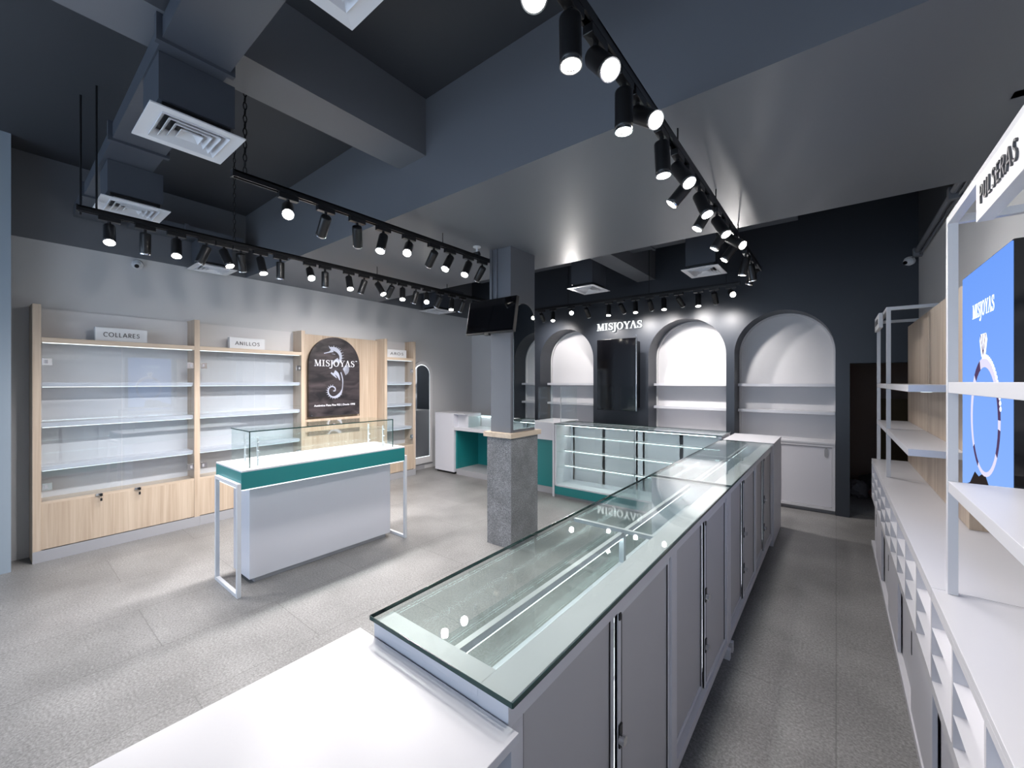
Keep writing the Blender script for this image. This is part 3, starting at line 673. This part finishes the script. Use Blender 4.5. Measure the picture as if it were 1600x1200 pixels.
part('pane', bx(gx0, gx1, gy0, gy0 + .006, gz0, gz1), M['glass'], v, (3.49, -1.76, -0.878)); part('pane', bx(gx0, gx1, gy1 - .006, gy1, gz0, gz1), M['glass'], v, (3.49, -1.76, -0.878))
part('pane', bx(gx1 - .006, gx1, gy0, gy1, gz0, gz1), M['glass'], v, (3.49, -1.76, -0.878))
part('pane', bx(gx0, gx0 + .006, gy0, (gy0 + gy1) / 2, gz0, gz1), M['glass'], v, (3.49, -1.76, -0.878)); part('pane', bx(gx0, gx0 + .006, (gy0 + gy1) / 2 + .004, gy1, gz0, gz1), M['glass'], v, (3.49, -1.76, -0.878))
OV = (3.49, -1.76, -0.878)
part('top_pane', bx(gx0 - .003, gx1 + .003, gy0 - .003, gy1 + .003, gz1, gz1 + .008), M['glasstop'], v, OV)
g = MB()   # dark green polished edges of the panes
e = 0.0015
for (X, Yy) in ((gx1 + .0032, gy0 - .0032),): g.box(X - .004, X + e, Yy - e, Yy + .004, gz0, gz1)
g.box(gx1 - .004, gx1 + .0045, gy1 - .001, gy1 + .0035, gz0, gz1)
g.box(gx1 + .0031, gx1 + .0046, gy0 - .003, gy1 + .003, gz1, gz1 + .008); g.box(gx0, gx1 + .004, gy0 - .0046, gy0 - .0031, gz1, gz1 + .008)
part('glass_edge', g, M['glassedge'], v, OV)
for (X, Yy) in ((-3.36, gy0 + .07), (-3.60, gy0 + .07), (-3.36, gy1 - .07), (-3.60, gy1 - .07)):
    g = MB().box(X - .005, X + .005, Yy - .005, Yy + .005, gz0, gz1 - .05)
    for z in (gz0 + .05, gz0 + .11, gz0 + .17): g.cyl((X, Yy, z), (X + .03, Yy, z), .005, 8)
    part('shelf_post', g, M['whitemetal'], v, OV)
part('shelf', bx(-3.63, -3.34, gy0 + .05, gy1 - .05, gz0 + .176, gz0 + .181), M['glass'], v, OV)

# ================================================================ COLUMN
t = thing('column', 'charcoal square column with grey stone plinth and oak ledge', 'column', (-2.42, 3.07, 0)); O = (2.42, -3.07, 0); 
part('plinth', bx(-2.555, -2.275, 2.865, 3.285, 0, 0.992), M['plinth'], t, O, 0.001)
part('plinth_seam', bx(-2.2748, -2.2738, 2.8655, 2.868, 0, 0.99), M['skirt'], t, O)
part('oak_ledge', bx(-2.58, -2.25, 2.84, 3.31, 0.992, 1.035), M['oakh'], t, O, 0.001)
part('shaft', bx(-2.53, -2.297, 2.89, 3.265, 1.035, SOF - .001), M['darkgloss'], t, O)
g = MB().box(-2.53, -2.505, 2.872, 2.889, 1.94, SOF - .001).cyl((-2.455, 2.882, 2.2), (-2.455, 2.882, SOF - .001), 0.008, 10)
part('cable_trunking', g, M['darkgloss'], t, O)
m_ = thing('column_mirror', 'tall arched mirror fixed to the right face of the column', 'mirror', (-2.297, 3.08, 1.06))
FY = lambda a, b, tt: (tt, a, b)
build('frame', MB().prism(arch_poly(0.170, 0.0, 1.0, 26, 0.005), FY, 0.001, 0.010), M['chrome'], m_)
build('mirror_glass', MB().prism(arch_poly(0.162, 0.008, 1.0, 26, 0.005), FY, 0.0102, 0.0125), plain('dark_mirror', (0.62, 0.66, 0.66), 0.01, metal=1), m_)
# tv on the column
t = thing('wall_television', 'black flat television hung tilted on the front of the column', 'television', (-2.36, 2.69, 2.07))
t.rotation_euler = (math.radians(-10), 0, 0)
build('housing', bx(-0.275, 0.27, 0.0, 0.035, -0.155, 0.155), M['lamp'], t, 0.003)
build('screen', bx(-0.268, 0.263, -0.003, 0.0, -0.143, 0.150), M['blackgloss'], t)
build('wall_bracket', MB().box(-0.08, 0.02, 0.035, 0.15, -0.04, 0.04).box(-0.05, 0.0, -0.001, 0.03, -0.170, -0.155), M['lamp'], t)
# small white ceiling bracket by the column
t = thing('ceiling_bracket', 'small white ceiling mount with black camera beside the column top', 'camera', (-2.55, 2.72, SOF))
build('mount', MB().cyl((0, 0, -0.001), (0, 0, -0.01), 0.035, 18).cyl((0, 0, -0.01), (0, 0, -0.07), 0.009, 10), M['plate'], t)
build('camera_body', MB().cyl((-0.06, -0.02, -0.08), (0.03, 0.0, -0.07), 0.022, 16), M['lamp'], t)

# ================================================================ LONG GLASS COUNTER
GX0, GX1 = -0.88, -0.462; GT = 0.93
def vitrine(L, width, doors, label, loc, rotz, height=GT, nframe=True, group=None):
    """glass showcase counter: local x 0..width from customer glass (0) to service side, local y 0..L"""
    t = thing('display_counter', label, 'display counter', loc, rotz, group); w = width; H = height
    zb = 0.055
    part_ = lambda n, mb, mat, bev=0.0, par=None: build(n, mb, mat, par or t, bev)
    part_('glass_top', bx(-0.012, w + 0.012, -0.003, L + 0.003, H - 0.010, H), M['glasstop'])
    e = MB(); e.box(-0.0135, -0.012, -0.003, L + .003, H - .010, H); e.box(w + .012, w + .0135, -.003, L + .003, H - .010, H); e.box(-.012, w + .012, -.0045, -.003, H - .010, H); e.box(-.012, w + .012, L + .003, L + .0045, H - .010, H)
    part_('glass_edge', e, M['glassedge'])
    part_('front_glass', bx(0.0, 0.006, 0.03, L - 0.03, 0.165, H - 0.0105), M['glass'])
    f = MB(); zt = H - 0.0105
    f.box(w - 0.075, w, 0, L, zt - 0.045, zt); f.box(0.0, w - 0.075, 0, 0.055, zt - 0.02, zt); f.box(0.0, w - 0.075, L - 0.03, L, zt - 0.02, zt)
    f.box(w - 0.03, w, 0, 0.045, zb + .04, zt - .045); f.box(w - 0.03, w, L - 0.045, L, zb + .04, zt - .045); f.box(w - 0.03, w, L / 2 - 0.03, L / 2 + 0.03, zb + .04, zt - .045); f.box(w - 0.03, w, 0, L, zb, zb + 0.04)
    part_('frame', f, M['white'], 0.001)
    for yy in (0.001, L - 0.019): part_('end_panel', bx(0.0, w - 0.03, yy, yy + 0.018, 0.15, zt - 0.0205), M['white'])
    part_('deck', bx(0.0, w - 0.03, 0.018, L - 0.018, 0.14, 0.158), M['white'])
    part_('kick_panel', bx(0.002, 0.02, 0, L, 0.035, 0.139), M['teal'])
    part_('skirting', bx(0.03, 0.045, 0, L, 0.0, 0.035), M['skirt'])
    for yy in (0.02, L - 0.05):
        part_('leg', bx(w - 0.06, w + 0.014, yy, yy + 0.03, 0.0, zb), M['white'], 0.001)
    # inner shelves of glass with white rail
    xr = w * 0.50
    for z in (0.78, 0.58, 0.38):
        s = part_('shelf', bx(0.02, xr, 0.02, L - 0.02, z, z + 0.006), M['glass'])
        part_('shelf_rail', bx(xr, xr + 0.014, 0.02, L - 0.02, z - 0.006, z + 0.01), M['whitemetal'], par=s)
        part_('led_strip', bx(xr + .002, xr + .010, 0.03, L - 0.03, z - 0.010, z - 0.0062), M['led'], par=s)
    r = part_('top_rail', bx(xr, xr + 0.016, 0.056, L - 0.03, zt - 0.032, zt - 0.012), M['whitemetal'])
    part_('led_strip', bx(xr + .003, xr + .012, 0.056, L - 0.03, zt - 0.037, zt - 0.0325), M['led'], par=r)
    for yy in (L / 2,):
        part_('post', bx(xr, xr + 0.02, yy - .010, yy + .010, 0.158, zt - 0.02), M['whitemetal'])
        part_('cross_rail', bx(0.006, w - 0.075, yy - 0.008, yy + 0.008, zt - 0.014, zt), M['whitemetal'])
    # service side doors
    hz0, hz1 = zb + 0.042, zt - 0.047
    nd = 2
    k = 0
    for m in range(2):
        a = 0.046 if m == 0 else L / 2 + 0.031; b = L / 2 - 0.031 if m == 0 else L - 0.046; mid = (a + b) / 2
        for j in range(2):
            d0, d1 = (a, mid) if j == 0 else (mid, b)
            xo = w - 0.020 if j == 0 else w - 0.008
            d = part_('door', bx(xo - 0.010, xo - 0.003, d0 + .001, d1 - .001, hz0, hz1), M['grey'])
            fr = MB(); fw = 0.022
            fr.box(xo - .010, xo, d0 + .001, d0 + fw, hz0, hz1); fr.box(xo - .010, xo, d1 - fw, d1 - .001, hz0, hz1)
            fr.box(xo - .0095, xo - .0005, d0 + fw, d1 - fw, hz1 - fw, hz1 - .001); fr.box(xo - .0095, xo - .0005, d0 + fw, d1 - fw, hz0 + .001, hz0 + fw)
            part_('door_frame', fr, M['whitemetal'], 0.0005, par=d)
            part_('gasket', bx(xo - .002, xo + .0006, d0 + fw + .0005, d0 + fw + .004, hz0 + fw, hz1 - fw), M['black'], par=d)
            part_('gasket', bx(xo - .002, xo + .0006, d1 - fw - .004, d1 - fw - .0005, hz0 + fw, hz1 - fw), M['black'], par=d)
            if j == 1:
                for z in (0.52, 0.29):
                    lk = MB().box(w - .008, w - .003, d0 + .002, d0 + .020, z - .028, z + .034)
                    l = part_('lock_plate', lk, M['black'], par=d)
                    g2 = MB().cyl((w - .003, d0 + .004, z), (w + .012, d0 + .004, z), .013, 16); part_('lock_barrel', g2, M['chrome'], par=d)
                sc = MB().box(w - .008, w - .004, d0 + .004, d0 + .016, hz1 - .03, hz1 - .012); part_('stopper', sc, M['black'], par=d)
    return t
vitrine(1.93, GX1 - GX0, 4, 'glass topped showcase counter with grey rear doors, near half of the long run', (GX0, 0.575, 0), 0)
vitrine(1.93, GX1 - GX0, 4, 'glass topped showcase counter with grey rear doors, far half of the long run', (GX0, 2.515, 0), 0)
# corner cabinet at the far end of the run
t = thing('corner_cabinet', 'white topped corner cabinet with grey side at the far end of the glass run', 'cabinet', (-0.67, 4.77, 0)); O = (0.67, -4.77, 0)
part('body', bx(GX0 + .005, GX1 + .012, 4.46, 5.06, 0.0, 0.908), M['greylight'], t, O, 0.002)
part('worktop', bx(GX0 + .003, GX1 + .014, 4.455, 5.08, 0.908, 0.93), M['white'], t, O, 0.001)
# perpendicular tall showcase in front of the arches (runs along x)
t = vitrine(1.98, 0.42, 4, 'glass fronted showcase facing the shop floor in front of the back wall', (-2.885, 4.975 - 0.42, 0), 0, height=0.955)
# rotate so its glass faces -Y : local x -> +y, local y -> -x
t.rotation_euler = (0, 0, PI / 2); t.location = (-0.905, 4.556, 0)
build('side_panel', bx(-0.006, 0.43, 1.983, 2.01, 0.0, 0.95), M['white'], t)

# near white counter block
t = thing('cash_counter', 'low white counter block in the foreground joined to the glass run', 'counter', (-0.68, 0.05, 0)); O = (0.68, -0.05, 0)
cx0, cx1, cy0, cy1, ct = -0.935, -0.436, -0.75, 0.572, 0.885
part('worktop', bx(cx0, cx1, cy0, cy1, ct - .018, ct), M['white'], t, O, 0.001)
part('far_panel', bx(cx0 + .001, cx1 - .001, cy1 - .020, cy1 - .001, 0, ct - .018), M['white'], t, O)
part('near_panel', bx(cx0 + .001, cx1 - .001, cy0, cy0 + .018, 0, ct - .018), M['white'], t, O)
part('front_panel', bx(cx0 + .001, cx0 + .02, cy0 + .018, cy1 - .020, 0, ct - .018), M['white'], t, O)
part('shelf', bx(cx0 + .02, cx1 - .02, cy0 + .018, cy1 - .020, 0.48, 0.498), M['white'], t, O)

# ================================================================ BACK: DESK, CABINETS, ARCH SHELVES
t = thing('side_cabinet', 'tall grey cabinet standing in the far left corner beside the arched mirror', 'cabinet', (-5.06, 4.83, 0)); O = (5.06, -4.83, 0)
part('body', bx(-5.29, -4.84, 4.62, 5.0, 0.035, 0.972), M['greylight'], t, O, 0.002); part('plinth', bx(-5.27, -4.86, 4.65, 4.98, 0, 0.035), M['black'], t, O)
part('top_board', bx(-5.29, -4.60, 4.62, 5.0, 0.972, 0.985), M['white'], t, O)
t = thing('service_desk', 'white desk with teal recess between the grey cabinet and the tall showcase', 'desk', (-3.9, 4.9, 0)); O = (3.9, -4.9, 0)
part('desktop', bx(-4.838, -3.35, 4.62, 5.2, 0.715, 0.765), M['white'], t, O, 0.002)
part('side_block', bx(-4.838, -4.60, 4.70, 5.0, 0.765, 0.970), M['white'], t, O)
part('side_panel', bx(-4.838, -4.81, 4.66, 5.2, 0.09, 0.715), M['teal'], t, O)
part('back_panel', bx(-4.81, -3.38, 5.16, 5.2, 0.09, 0.715), M['teal'], t, O)
part('inner_panel', bx(-3.38, -3.35, 4.66, 5.2, 0.09, 0.715), M['teal'], t, O)
part('floor_board', bx(-4.82, -3.37, 4.66, 5.2, 0.0, 0.09), M['skirt'], t, O)
t = thing('desk_showcase', 'small glass showcase set on the white service desk', 'display case', (-4.2, 4.85, 0.766)); O = (4.2, -4.85, -0.766)
part('pane', bx(-4.59, -3.6, 4.70, 4.706, 0.767, 0.94), M['glass'], t, O); part('pane', bx(-4.59, -4.584, 4.706, 5.0, 0.767, 0.94), M['glass'], t, O)
part('top_pane', bx(-4.595, -3.595, 4.695, 5.0, 0.94, 0.948), M['glasstop'], t, O); part('back_board', bx(-4.59, -3.6, 5.002, 5.015, 0.767, 0.948), M['white'], t, O)
part('led_strip', bx(-4.58, -3.61, 4.985, 4.995, 0.925, 0.935), M['led'], t, O)
t = thing('teal_counter', 'white and teal counter section between the column and the tall showcase', 'counter', (-3.13, 4.85, 0)); O = (3.13, -4.85, 0)
part('worktop', bx(-3.345, -2.917, 4.60, 5.25, 0.72, 0.95), M['white'], t, O, 0.002)
part('front_panel', bx(-3.345, -2.917, 4.64, 5.2, 0.09, 0.72), M['teal'], t, O); part('skirting', bx(-3.345, -2.917, 4.645, 5.2, 0, 0.09), M['skirt'], t, O)
t = thing('glass_screen', 'clear glass guard standing on the white counter before the left arch', 'glass screen', (-2.93, 4.66, 0.956)); O = (2.93, -4.66, -0.956)
part('pane', bx(-3.22, -2.98, 4.66, 4.668, 0.957, 1.43), M['glass'], t, O)
part('pane', bx(-2.86, -2.62, 4.66, 4.668, 0.957, 1.43), M['glass'], t, O)
part('edge_strip', bx(-2.862, -2.858, 4.658, 4.67, 0.957, 1.43), M['whitemetal'], t, O)

names = ['left', 'middle', 'right']
for c, nme in zip(ARCH, names):
    t = thing('base_cabinet', 'pale grey base cabinet with white ledge under the %s arch' % nme, 'cabinet', (c, BACK + .1, 0)); O = (-c, -BACK - .1, 0)
    part('body', bx(c - AR + .002, c + AR - .002, BACK + .03, Y1 + .02, 0.045, 0.785), M['greylight'], t, O)
    part('plinth', bx(c - AR + .002, c + AR - .002, BACK + .045, Y1, 0, 0.045), M['skirt'], t, O)
    part('ledge', bx(c - AR + .002, c + AR - .002, BACK - 0.004, Y1 + .02, 0.785, 0.805), M['white'], t, O, 0.001)
    fr = MB().box(c - AR + .002, c - AR + .03, BACK, BACK + .03, .045, .785).box(c + AR - .03, c + AR - .002, BACK, BACK + .03, .045, .785).box(c - AR + .03, c + AR - .03, BACK, BACK + .03, .045, .075).box(c - AR + .03, c + AR - .03, BACK, BACK + .03, .755, .785)
    part('frame', fr, M['white'], t, O, 0.001)
    for j, (a, b) in enumerate(((c - AR + .032, c - .005), (c - .02, c + AR - .032))):
        d = part('door', bx(a, b, BACK + .008 - .0 * j, BACK + .02 + (.006 if j == 0 else -.004), .078, .752), M['greylight'], t, O, 0.001)
        hx = b - .05 if j else a + .05
        g = MB().prism([(hx + .018 * math.cos(2 * PI * k / 20), .69 + .035 * math.sin(2 * PI * k / 20) + (0.02 if math.sin(2 * PI * k / 20) > 0 else -0.02)) for k in range(20)], F, BACK + .005, BACK + .0078)
        part('finger_pull', g, M['skirt'], d, O)
    for z in (1.455, 1.125):
        nm = 'upper' if z > 1.3 else 'lower'
        s = thing('arch_shelf', '%s white shelf in the %s arch of the back wall' % (nm, nme), 'shelf', (c, Y1, z))
        build('board', bx(-AR + .003, AR - .003, -0.13, 0.028, -0.018, 0.018), M['white'], s, 0.001)
        for sx in (-1, 1):
            build('end_bracket', MB().cyl((sx * (AR - .004), -0.11, 0.0), (sx * (AR - .03), -0.11, 0.0), 0.012, 10), M['skirt'], s)

# tv on the back wall
t = thing('portrait_screen', 'tall black portrait screen on the back wall under the lit lettering', 'screen', (-2.51, 5.61, 1.60))
build('housing', bx(-0.30, 0.30, 0.01, 0.05, -0.52, 0.52), M['lamp'], t, 0.002)
build('screen', bx(-0.297, 0.297, 0.004, 0.01, -0.517, 0.517), M['blackgloss'], t)
build('rear_box', bx(-0.25, 0.27, 0.05, 0.238, -0.48, 0.48), M['blackgloss'], t)
build('edge_trim', bx(0.300, 0.306, 0.002, 0.012, -0.52, 0.56), M['chrome'], t)
# lit letters
t = thing('lit_lettering', 'lit white serif lettering reading MISJOYAS on the dark back wall', 'sign', (-2.555, BACK, 2.282))
h = 0.105; wd = word_width(h, 1.0); sx = 0.72 / wd; x = -wd / 2
for c in WORD:
    g = MB(); FW = lambda a, b, tt: (a * sx, -tt, b)
    adv = serif_letter(g, c, x, h, FW, 0.012, 0.032, 1.0); x += adv + 0.04 * h
    build('letter', g, M['letter'], t)

# clutter inside the store beyond the doorway
tag(build('leaning_board', bx(-0.16, 0.16, 0, 0.03, 0, 1.25), plain('ochre_board', (0.16, 0.10, 0.035), 0.6), loc=(0.62, 7.9, 0.005)), 'dull ochre board leaning in the dark store beyond the doorway', 'board')
rnd = random.Random(4)
for i, (x, y, s, c, l) in enumerate(((0.22, 6.95, 0.12, (0.12, 0.11, 0.12), 'grey crumpled bag'), (0.45, 6.85, 0.12, (0.10, 0.02, 0.02), 'dark red crumpled bag'), (0.60, 6.6, 0.10, (0.22, 0.21, 0.05), 'yellow green crumpled bag'), (0.38, 7.3, 0.15, (0.03, 0.03, 0.035), 'black crumpled bag'))):
    bm = bmesh.new(); bmesh.ops.create_icosphere(bm, subdivisions=3, radius=s)
    for v in bm.verts:
        k = 1 + rnd.uniform(-.12, .12); v.co = Vector((v.co.x * k, v.co.y * k * .8, max(-s * .8, v.co.z * k) + s * .8))
    me = bpy.data.meshes.new('bag'); bm.to_mesh(me); bm.free(); me.materials.append(plain('bag_%d' % i, c, 0.6)); o = bpy.data.objects.new('rubbish_bag', me); COL.objects.link(o); o.location = (x, y, 0.005)
    tag(o, l + ' on the floor of the dark store', 'bag')

# ================================================================ RIGHT SIDE UNITS
CX = 0.257; CH = 0.79; PX = 0.50
t_lab = ['long white base cabinet with faceted relief on the right, nearest the viewer', 'white base cabinet with faceted relief along the right wall, middle unit', 'white base cabinet with faceted relief along the right wall, farthest unit']
CW = 0.337; CHH = 0.0915
for k, (ya, yb) in enumerate(((0.05, 2.005), (2.008, 4.045), (4.048, 5.04))):
    t = thing('relief_cabinet', t_lab[k], 'cabinet', ((CX + RX) / 2, (ya + yb) / 2, 0)); O = (-(CX + RX) / 2, -(ya + yb) / 2, 0)
    part('worktop', bx(CX, RX - .002, ya, yb, CH - .02, CH), M['white'], t, O, 0.001)
    part('carcass', bx(CX + .045, RX - .002, ya, yb, 0.0, CH - .02), M['white'], t, O)
    part('kick_plate', bx(CX - .002, CX + .045, ya, yb, 0.0, 0.035), M['white'], t, O)
    g = MB(); zt = CH - .02 - .022; y = ya
    g.box(CX, CX + .045, ya, yb, zt, CH - .02); g.box(CX, CX + .045, ya, yb, 0.455, zt - 3 * CHH)
    nc = max(1, round((yb - ya) / CW)); cw = (yb - ya) / nc; fr_ = 0.008
    for i in range(nc):
        for j in range(3):
            a, b = ya + i * cw, ya + (i + 1) * cw; z1 = zt - j * CHH; z0 = z1 - CHH; dp = 0.032; m2 = fr_
            g.prism([(CX, z1), (CX + dp, z0), (CX + .045, z0), (CX + .045, z1)], lambda p, q, tt: (p, tt, q), a + m2, b - m2)
        g.box(CX, CX + .045, ya + i * cw, ya + i * cw + fr_, zt - 3 * CHH, zt); g.box(CX, CX + .045, ya + (i + 1) * cw - fr_, ya + (i + 1) * cw, zt - 3 * CHH, zt)
    part('relief_panel', g, M['white'], t, O)
    part('door_track', bx(CX, CX + .045, ya, yb, 0.435, 0.455), M['white'], t, O)
    nd = 2 if yb - ya > 1.2 else 1; dw = (yb - ya) / nd
    for i in range(nd):
        a = ya + i * dw
        for j, (p0, p1, xo) in enumerate(((a + .012, a + dw * .5 + .02, CX + .004), (a + dw * .5 + .0, a + dw - .012, CX + .022))):
            d = part('door', bx(xo, xo + .014, p0, p1, 0.037, 0.433), M['greylight'], t, O, 0.001)
            hy = p1 - .03 if j == 0 else p0 + .06
            hh = part('handle_slot', bx(xo - .002, xo - .0002, hy - .008, hy + .008, 0.30, 0.40), M['ink'], d, O)
# wood back panels
for k, (ya, yb) in enumerate(((2.90, 4.03), (4.035, 5.04))):
    tag(build('back_panel', bx(PX, RX - .002, ya, yb, CH + .001, 1.985), M['oak'], bevel=0.001), ['tall oak back panel behind the shelves, nearer of the two on the right', 'tall oak back panel by the dark doorway on the right'][k], 'wall panel')
def rack(posts, yend, label, sign):
    y0 = posts[0]; t = thing('display_rack', label, 'display rack', (CX + .04, y0, CH + .001)); O = (-(CX + .04), -y0, -(CH + .001))
    w = 0.025; xf = CX + .035
    ZT = 2.05
    for y in posts:
        part('post', bx(xf, xf + w, y - w / 2, y + w / 2, CH + .001, ZT), M['whitemetal'], t, O, 0.001)
        part('cross_bar', bx(xf + w, (PX if y > 3 else RX) - .001, y - w / 2, y + w / 2, ZT - w, ZT) if y < 3 else bx(xf + w, RX - .003, y - w / 2, y + w / 2, ZT - w, ZT), M['whitemetal'], t, O, 0.001)
    part('top_bar', bx(xf, xf + w, min(posts) + w / 2, max(posts) - w / 2, ZT - w, ZT), M['whitemetal'], t, O, 0.001)
    return t
rack((5.01, 4.12), 0, 'white metal shelf frame by the dark doorway on the right', 0)
rack((1.99, 0.25), 0, 'white metal shelf frame holding the PULSERAS sign', 1)
def shelf(y0, y1, z, x1, label, led=False):
    t = thing('shelf', label, 'shelf', ((CX + .035 + x1) / 2, (y0 + y1) / 2, z)); O = (-(CX + .035 + x1) / 2, -(y0 + y1) / 2, -z)
    part('board', bx(CX + .036, x1, y0, y1, z - .036, z), M['white'], t, O, 0.001)
    part('downlight', MB().cyl((x1 - .12, y0 + .15, z - .040), (x1 - .12, y0 + .15, z - .036), .022, 18), M['ledsoft'], t, O)
shelf(2.95, 4.105, 1.482, PX - .001, 'upper white shelf before the nearer oak panel on the right'); shelf(2.95, 4.105, 1.150, PX - .001, 'lower white shelf before the nearer oak panel on the right')
shelf(4.135, 4.995, 1.482, PX - .001, 'upper white shelf in the frame by the dark doorway'); shelf(4.135, 4.995, 1.150, PX - .001, 'lower white shelf in the frame by the dark doorway')
shelf(0.27, 1.975, 1.498, 0.43, 'upper white shelf in front of the blue screen'); shelf(0.27, 1.975, 1.168, 0.625, 'lower deep white shelf in front of the blue screen')
# PULSERAS sign
t = thing('hanging_sign', 'large white sign board reading PULSERAS on the right frame', 'sign', (CX + .018, 1.285, 1.88))
build('board', bx(-0.012, 0.016, -0.175, 0.175, 0.0, 0.100), M['plate'], t, 0.001)
sans_letters(t, 'PULSERAS', 0.25, 0.042, lambda a, b, tt: (-tt, -a + 0.002, b + 0.029), 0.0122, 0.016, 0.10)
# small sign on the far frame
t = thing('box_sign', 'small white sign seen edge on, on top of the far frame', 'sign', (CX + .03, 4.6, 1.93))
build('board', bx(-0.02, 0.004, -0.22, 0.22, 0.0, 0.115), M['plate'], t, 0.001)
build('lettering', bx(-0.024, -0.0202, -0.12, 0.12, 0.04, 0.08), M['ink'], t)
# blue advertising screen
t = thing('advertising_screen', 'lit blue portrait screen showing a diamond ring', 'screen', (0.46, 2.45, CH + .001))
BZ = -(CH + .001)
build('housing', off(bx(0.004, RX - .462, -0.345, 0.345, 0.98, 1.975), 0, 0, BZ), M['blackgloss'], t)
s = build('screen', bx(0.0, 0.0039, -0.34, 0.34, 0.985, 1.97), M['screen'], t); s.location = (0, 0, BZ)
FS = lambda a, b, tt: (-tt, -a, b + BZ)
g = MB(); h = 0.058; wd = word_width(h); sx2 = 0.31 / wd; x = -wd / 2
for c in WORD: x += serif_letter(g, c, x, h, lambda a, b, tt: (-tt, -a * sx2 , b + 1.765 + BZ), 0.0005, 0.0015) + .04 * h
build('lettering', g, emis('screen_white', (0.75, 0.85, 1.0), 1.0), t)
g = MB(); n = 40; cy2, cz2, rv, rh = 0.02, 1.36, 0.235, 0.205
for i in range(n):
    a, b = 2 * PI * i / n, 2 * PI * (i + 1) / n
    wa = 0.018 + 0.020 * (0.5 + 0.5 * math.sin(a)); wb = 0.018 + 0.020 * (0.5 + 0.5 * math.sin(b))
    P = lambda tt, w: (cy2 + (rh - w) * math.cos(tt), cz2 + (rv - w) * math.sin(tt))
    g.prism([P(a, 0), P(b, 0), P(b, wb), P(a, wa)], FS, 0.0004, 0.0012, 0 if (i // 3) % 4 else 1)
for i in range(18):
    a = math.radians(10 + i * 5.0); g.prism([(cy2 + (rh + .006) * math.cos(a) + .012 * math.cos(2 * PI * k / 6), cz2 + (rv + .004) * math.sin(a) + .010 * math.sin(2 * PI * k / 6)) for k in range(6)], FS, 0.0012, 0.0018, 2)
g.prism([(-0.02, 1.60), (0.035, 1.60), (0.06, 1.665), (0.045, 1.69), (-0.03, 1.69), (-0.045, 1.665)], FS, 0.0004, 0.0012, 2)
for a in (-0.03, 0.005, 0.04): g.strip([(0.007, 1.605), (a, 1.688)], 0.005, FS, 0.0013, 0.0018, 1)
build('ring_image', g, [emis('ring_silver', (0.42, 0.40, 0.52), 1.0), emis('ring_shadow', (0.05, 0.03, 0.07), 1.0), emis('ring_bright', (0.72, 0.75, 0.9), 1.0)], t)
g = MB(); g.prism([(-0.34, 0.985), (0.10, 0.985), (0.08, 1.10), (0.02, 1.14), (-0.06, 1.11), (-0.12, 1.12), (-0.2, 1.06), (-0.34, 1.02)], FS, 0.0004, 0.0010)
build('rock_image', g, emis('rock_dark', (0.015, 0.012, 0.012), 1.0), t)
# conduit along the right wall and dome camera
t = thing('cable_conduit', 'dark conduit running along the top of the right wall', 'conduit', (0.62, 2.7, 2.77))
build('pipe', MB().cyl((0, -2.5, 0), (0, 2.95, 0), 0.022, 14).cyl((0.02, -2.5, -0.035), (0.02, 2.95, -0.035), 0.008, 8), M['darkgloss'], t)
for y in (-1.4, 0.0, 1.3, 2.9): build('clamp', bx(-0.03, 0.038, y - .03, y + .03, -.05, .03), M['darkgloss'], t)
dome_cam((0.60, 5.835, 2.74), (-0.6, -0.6, -0.35), 'white dome camera at the far end of the right wall conduit')
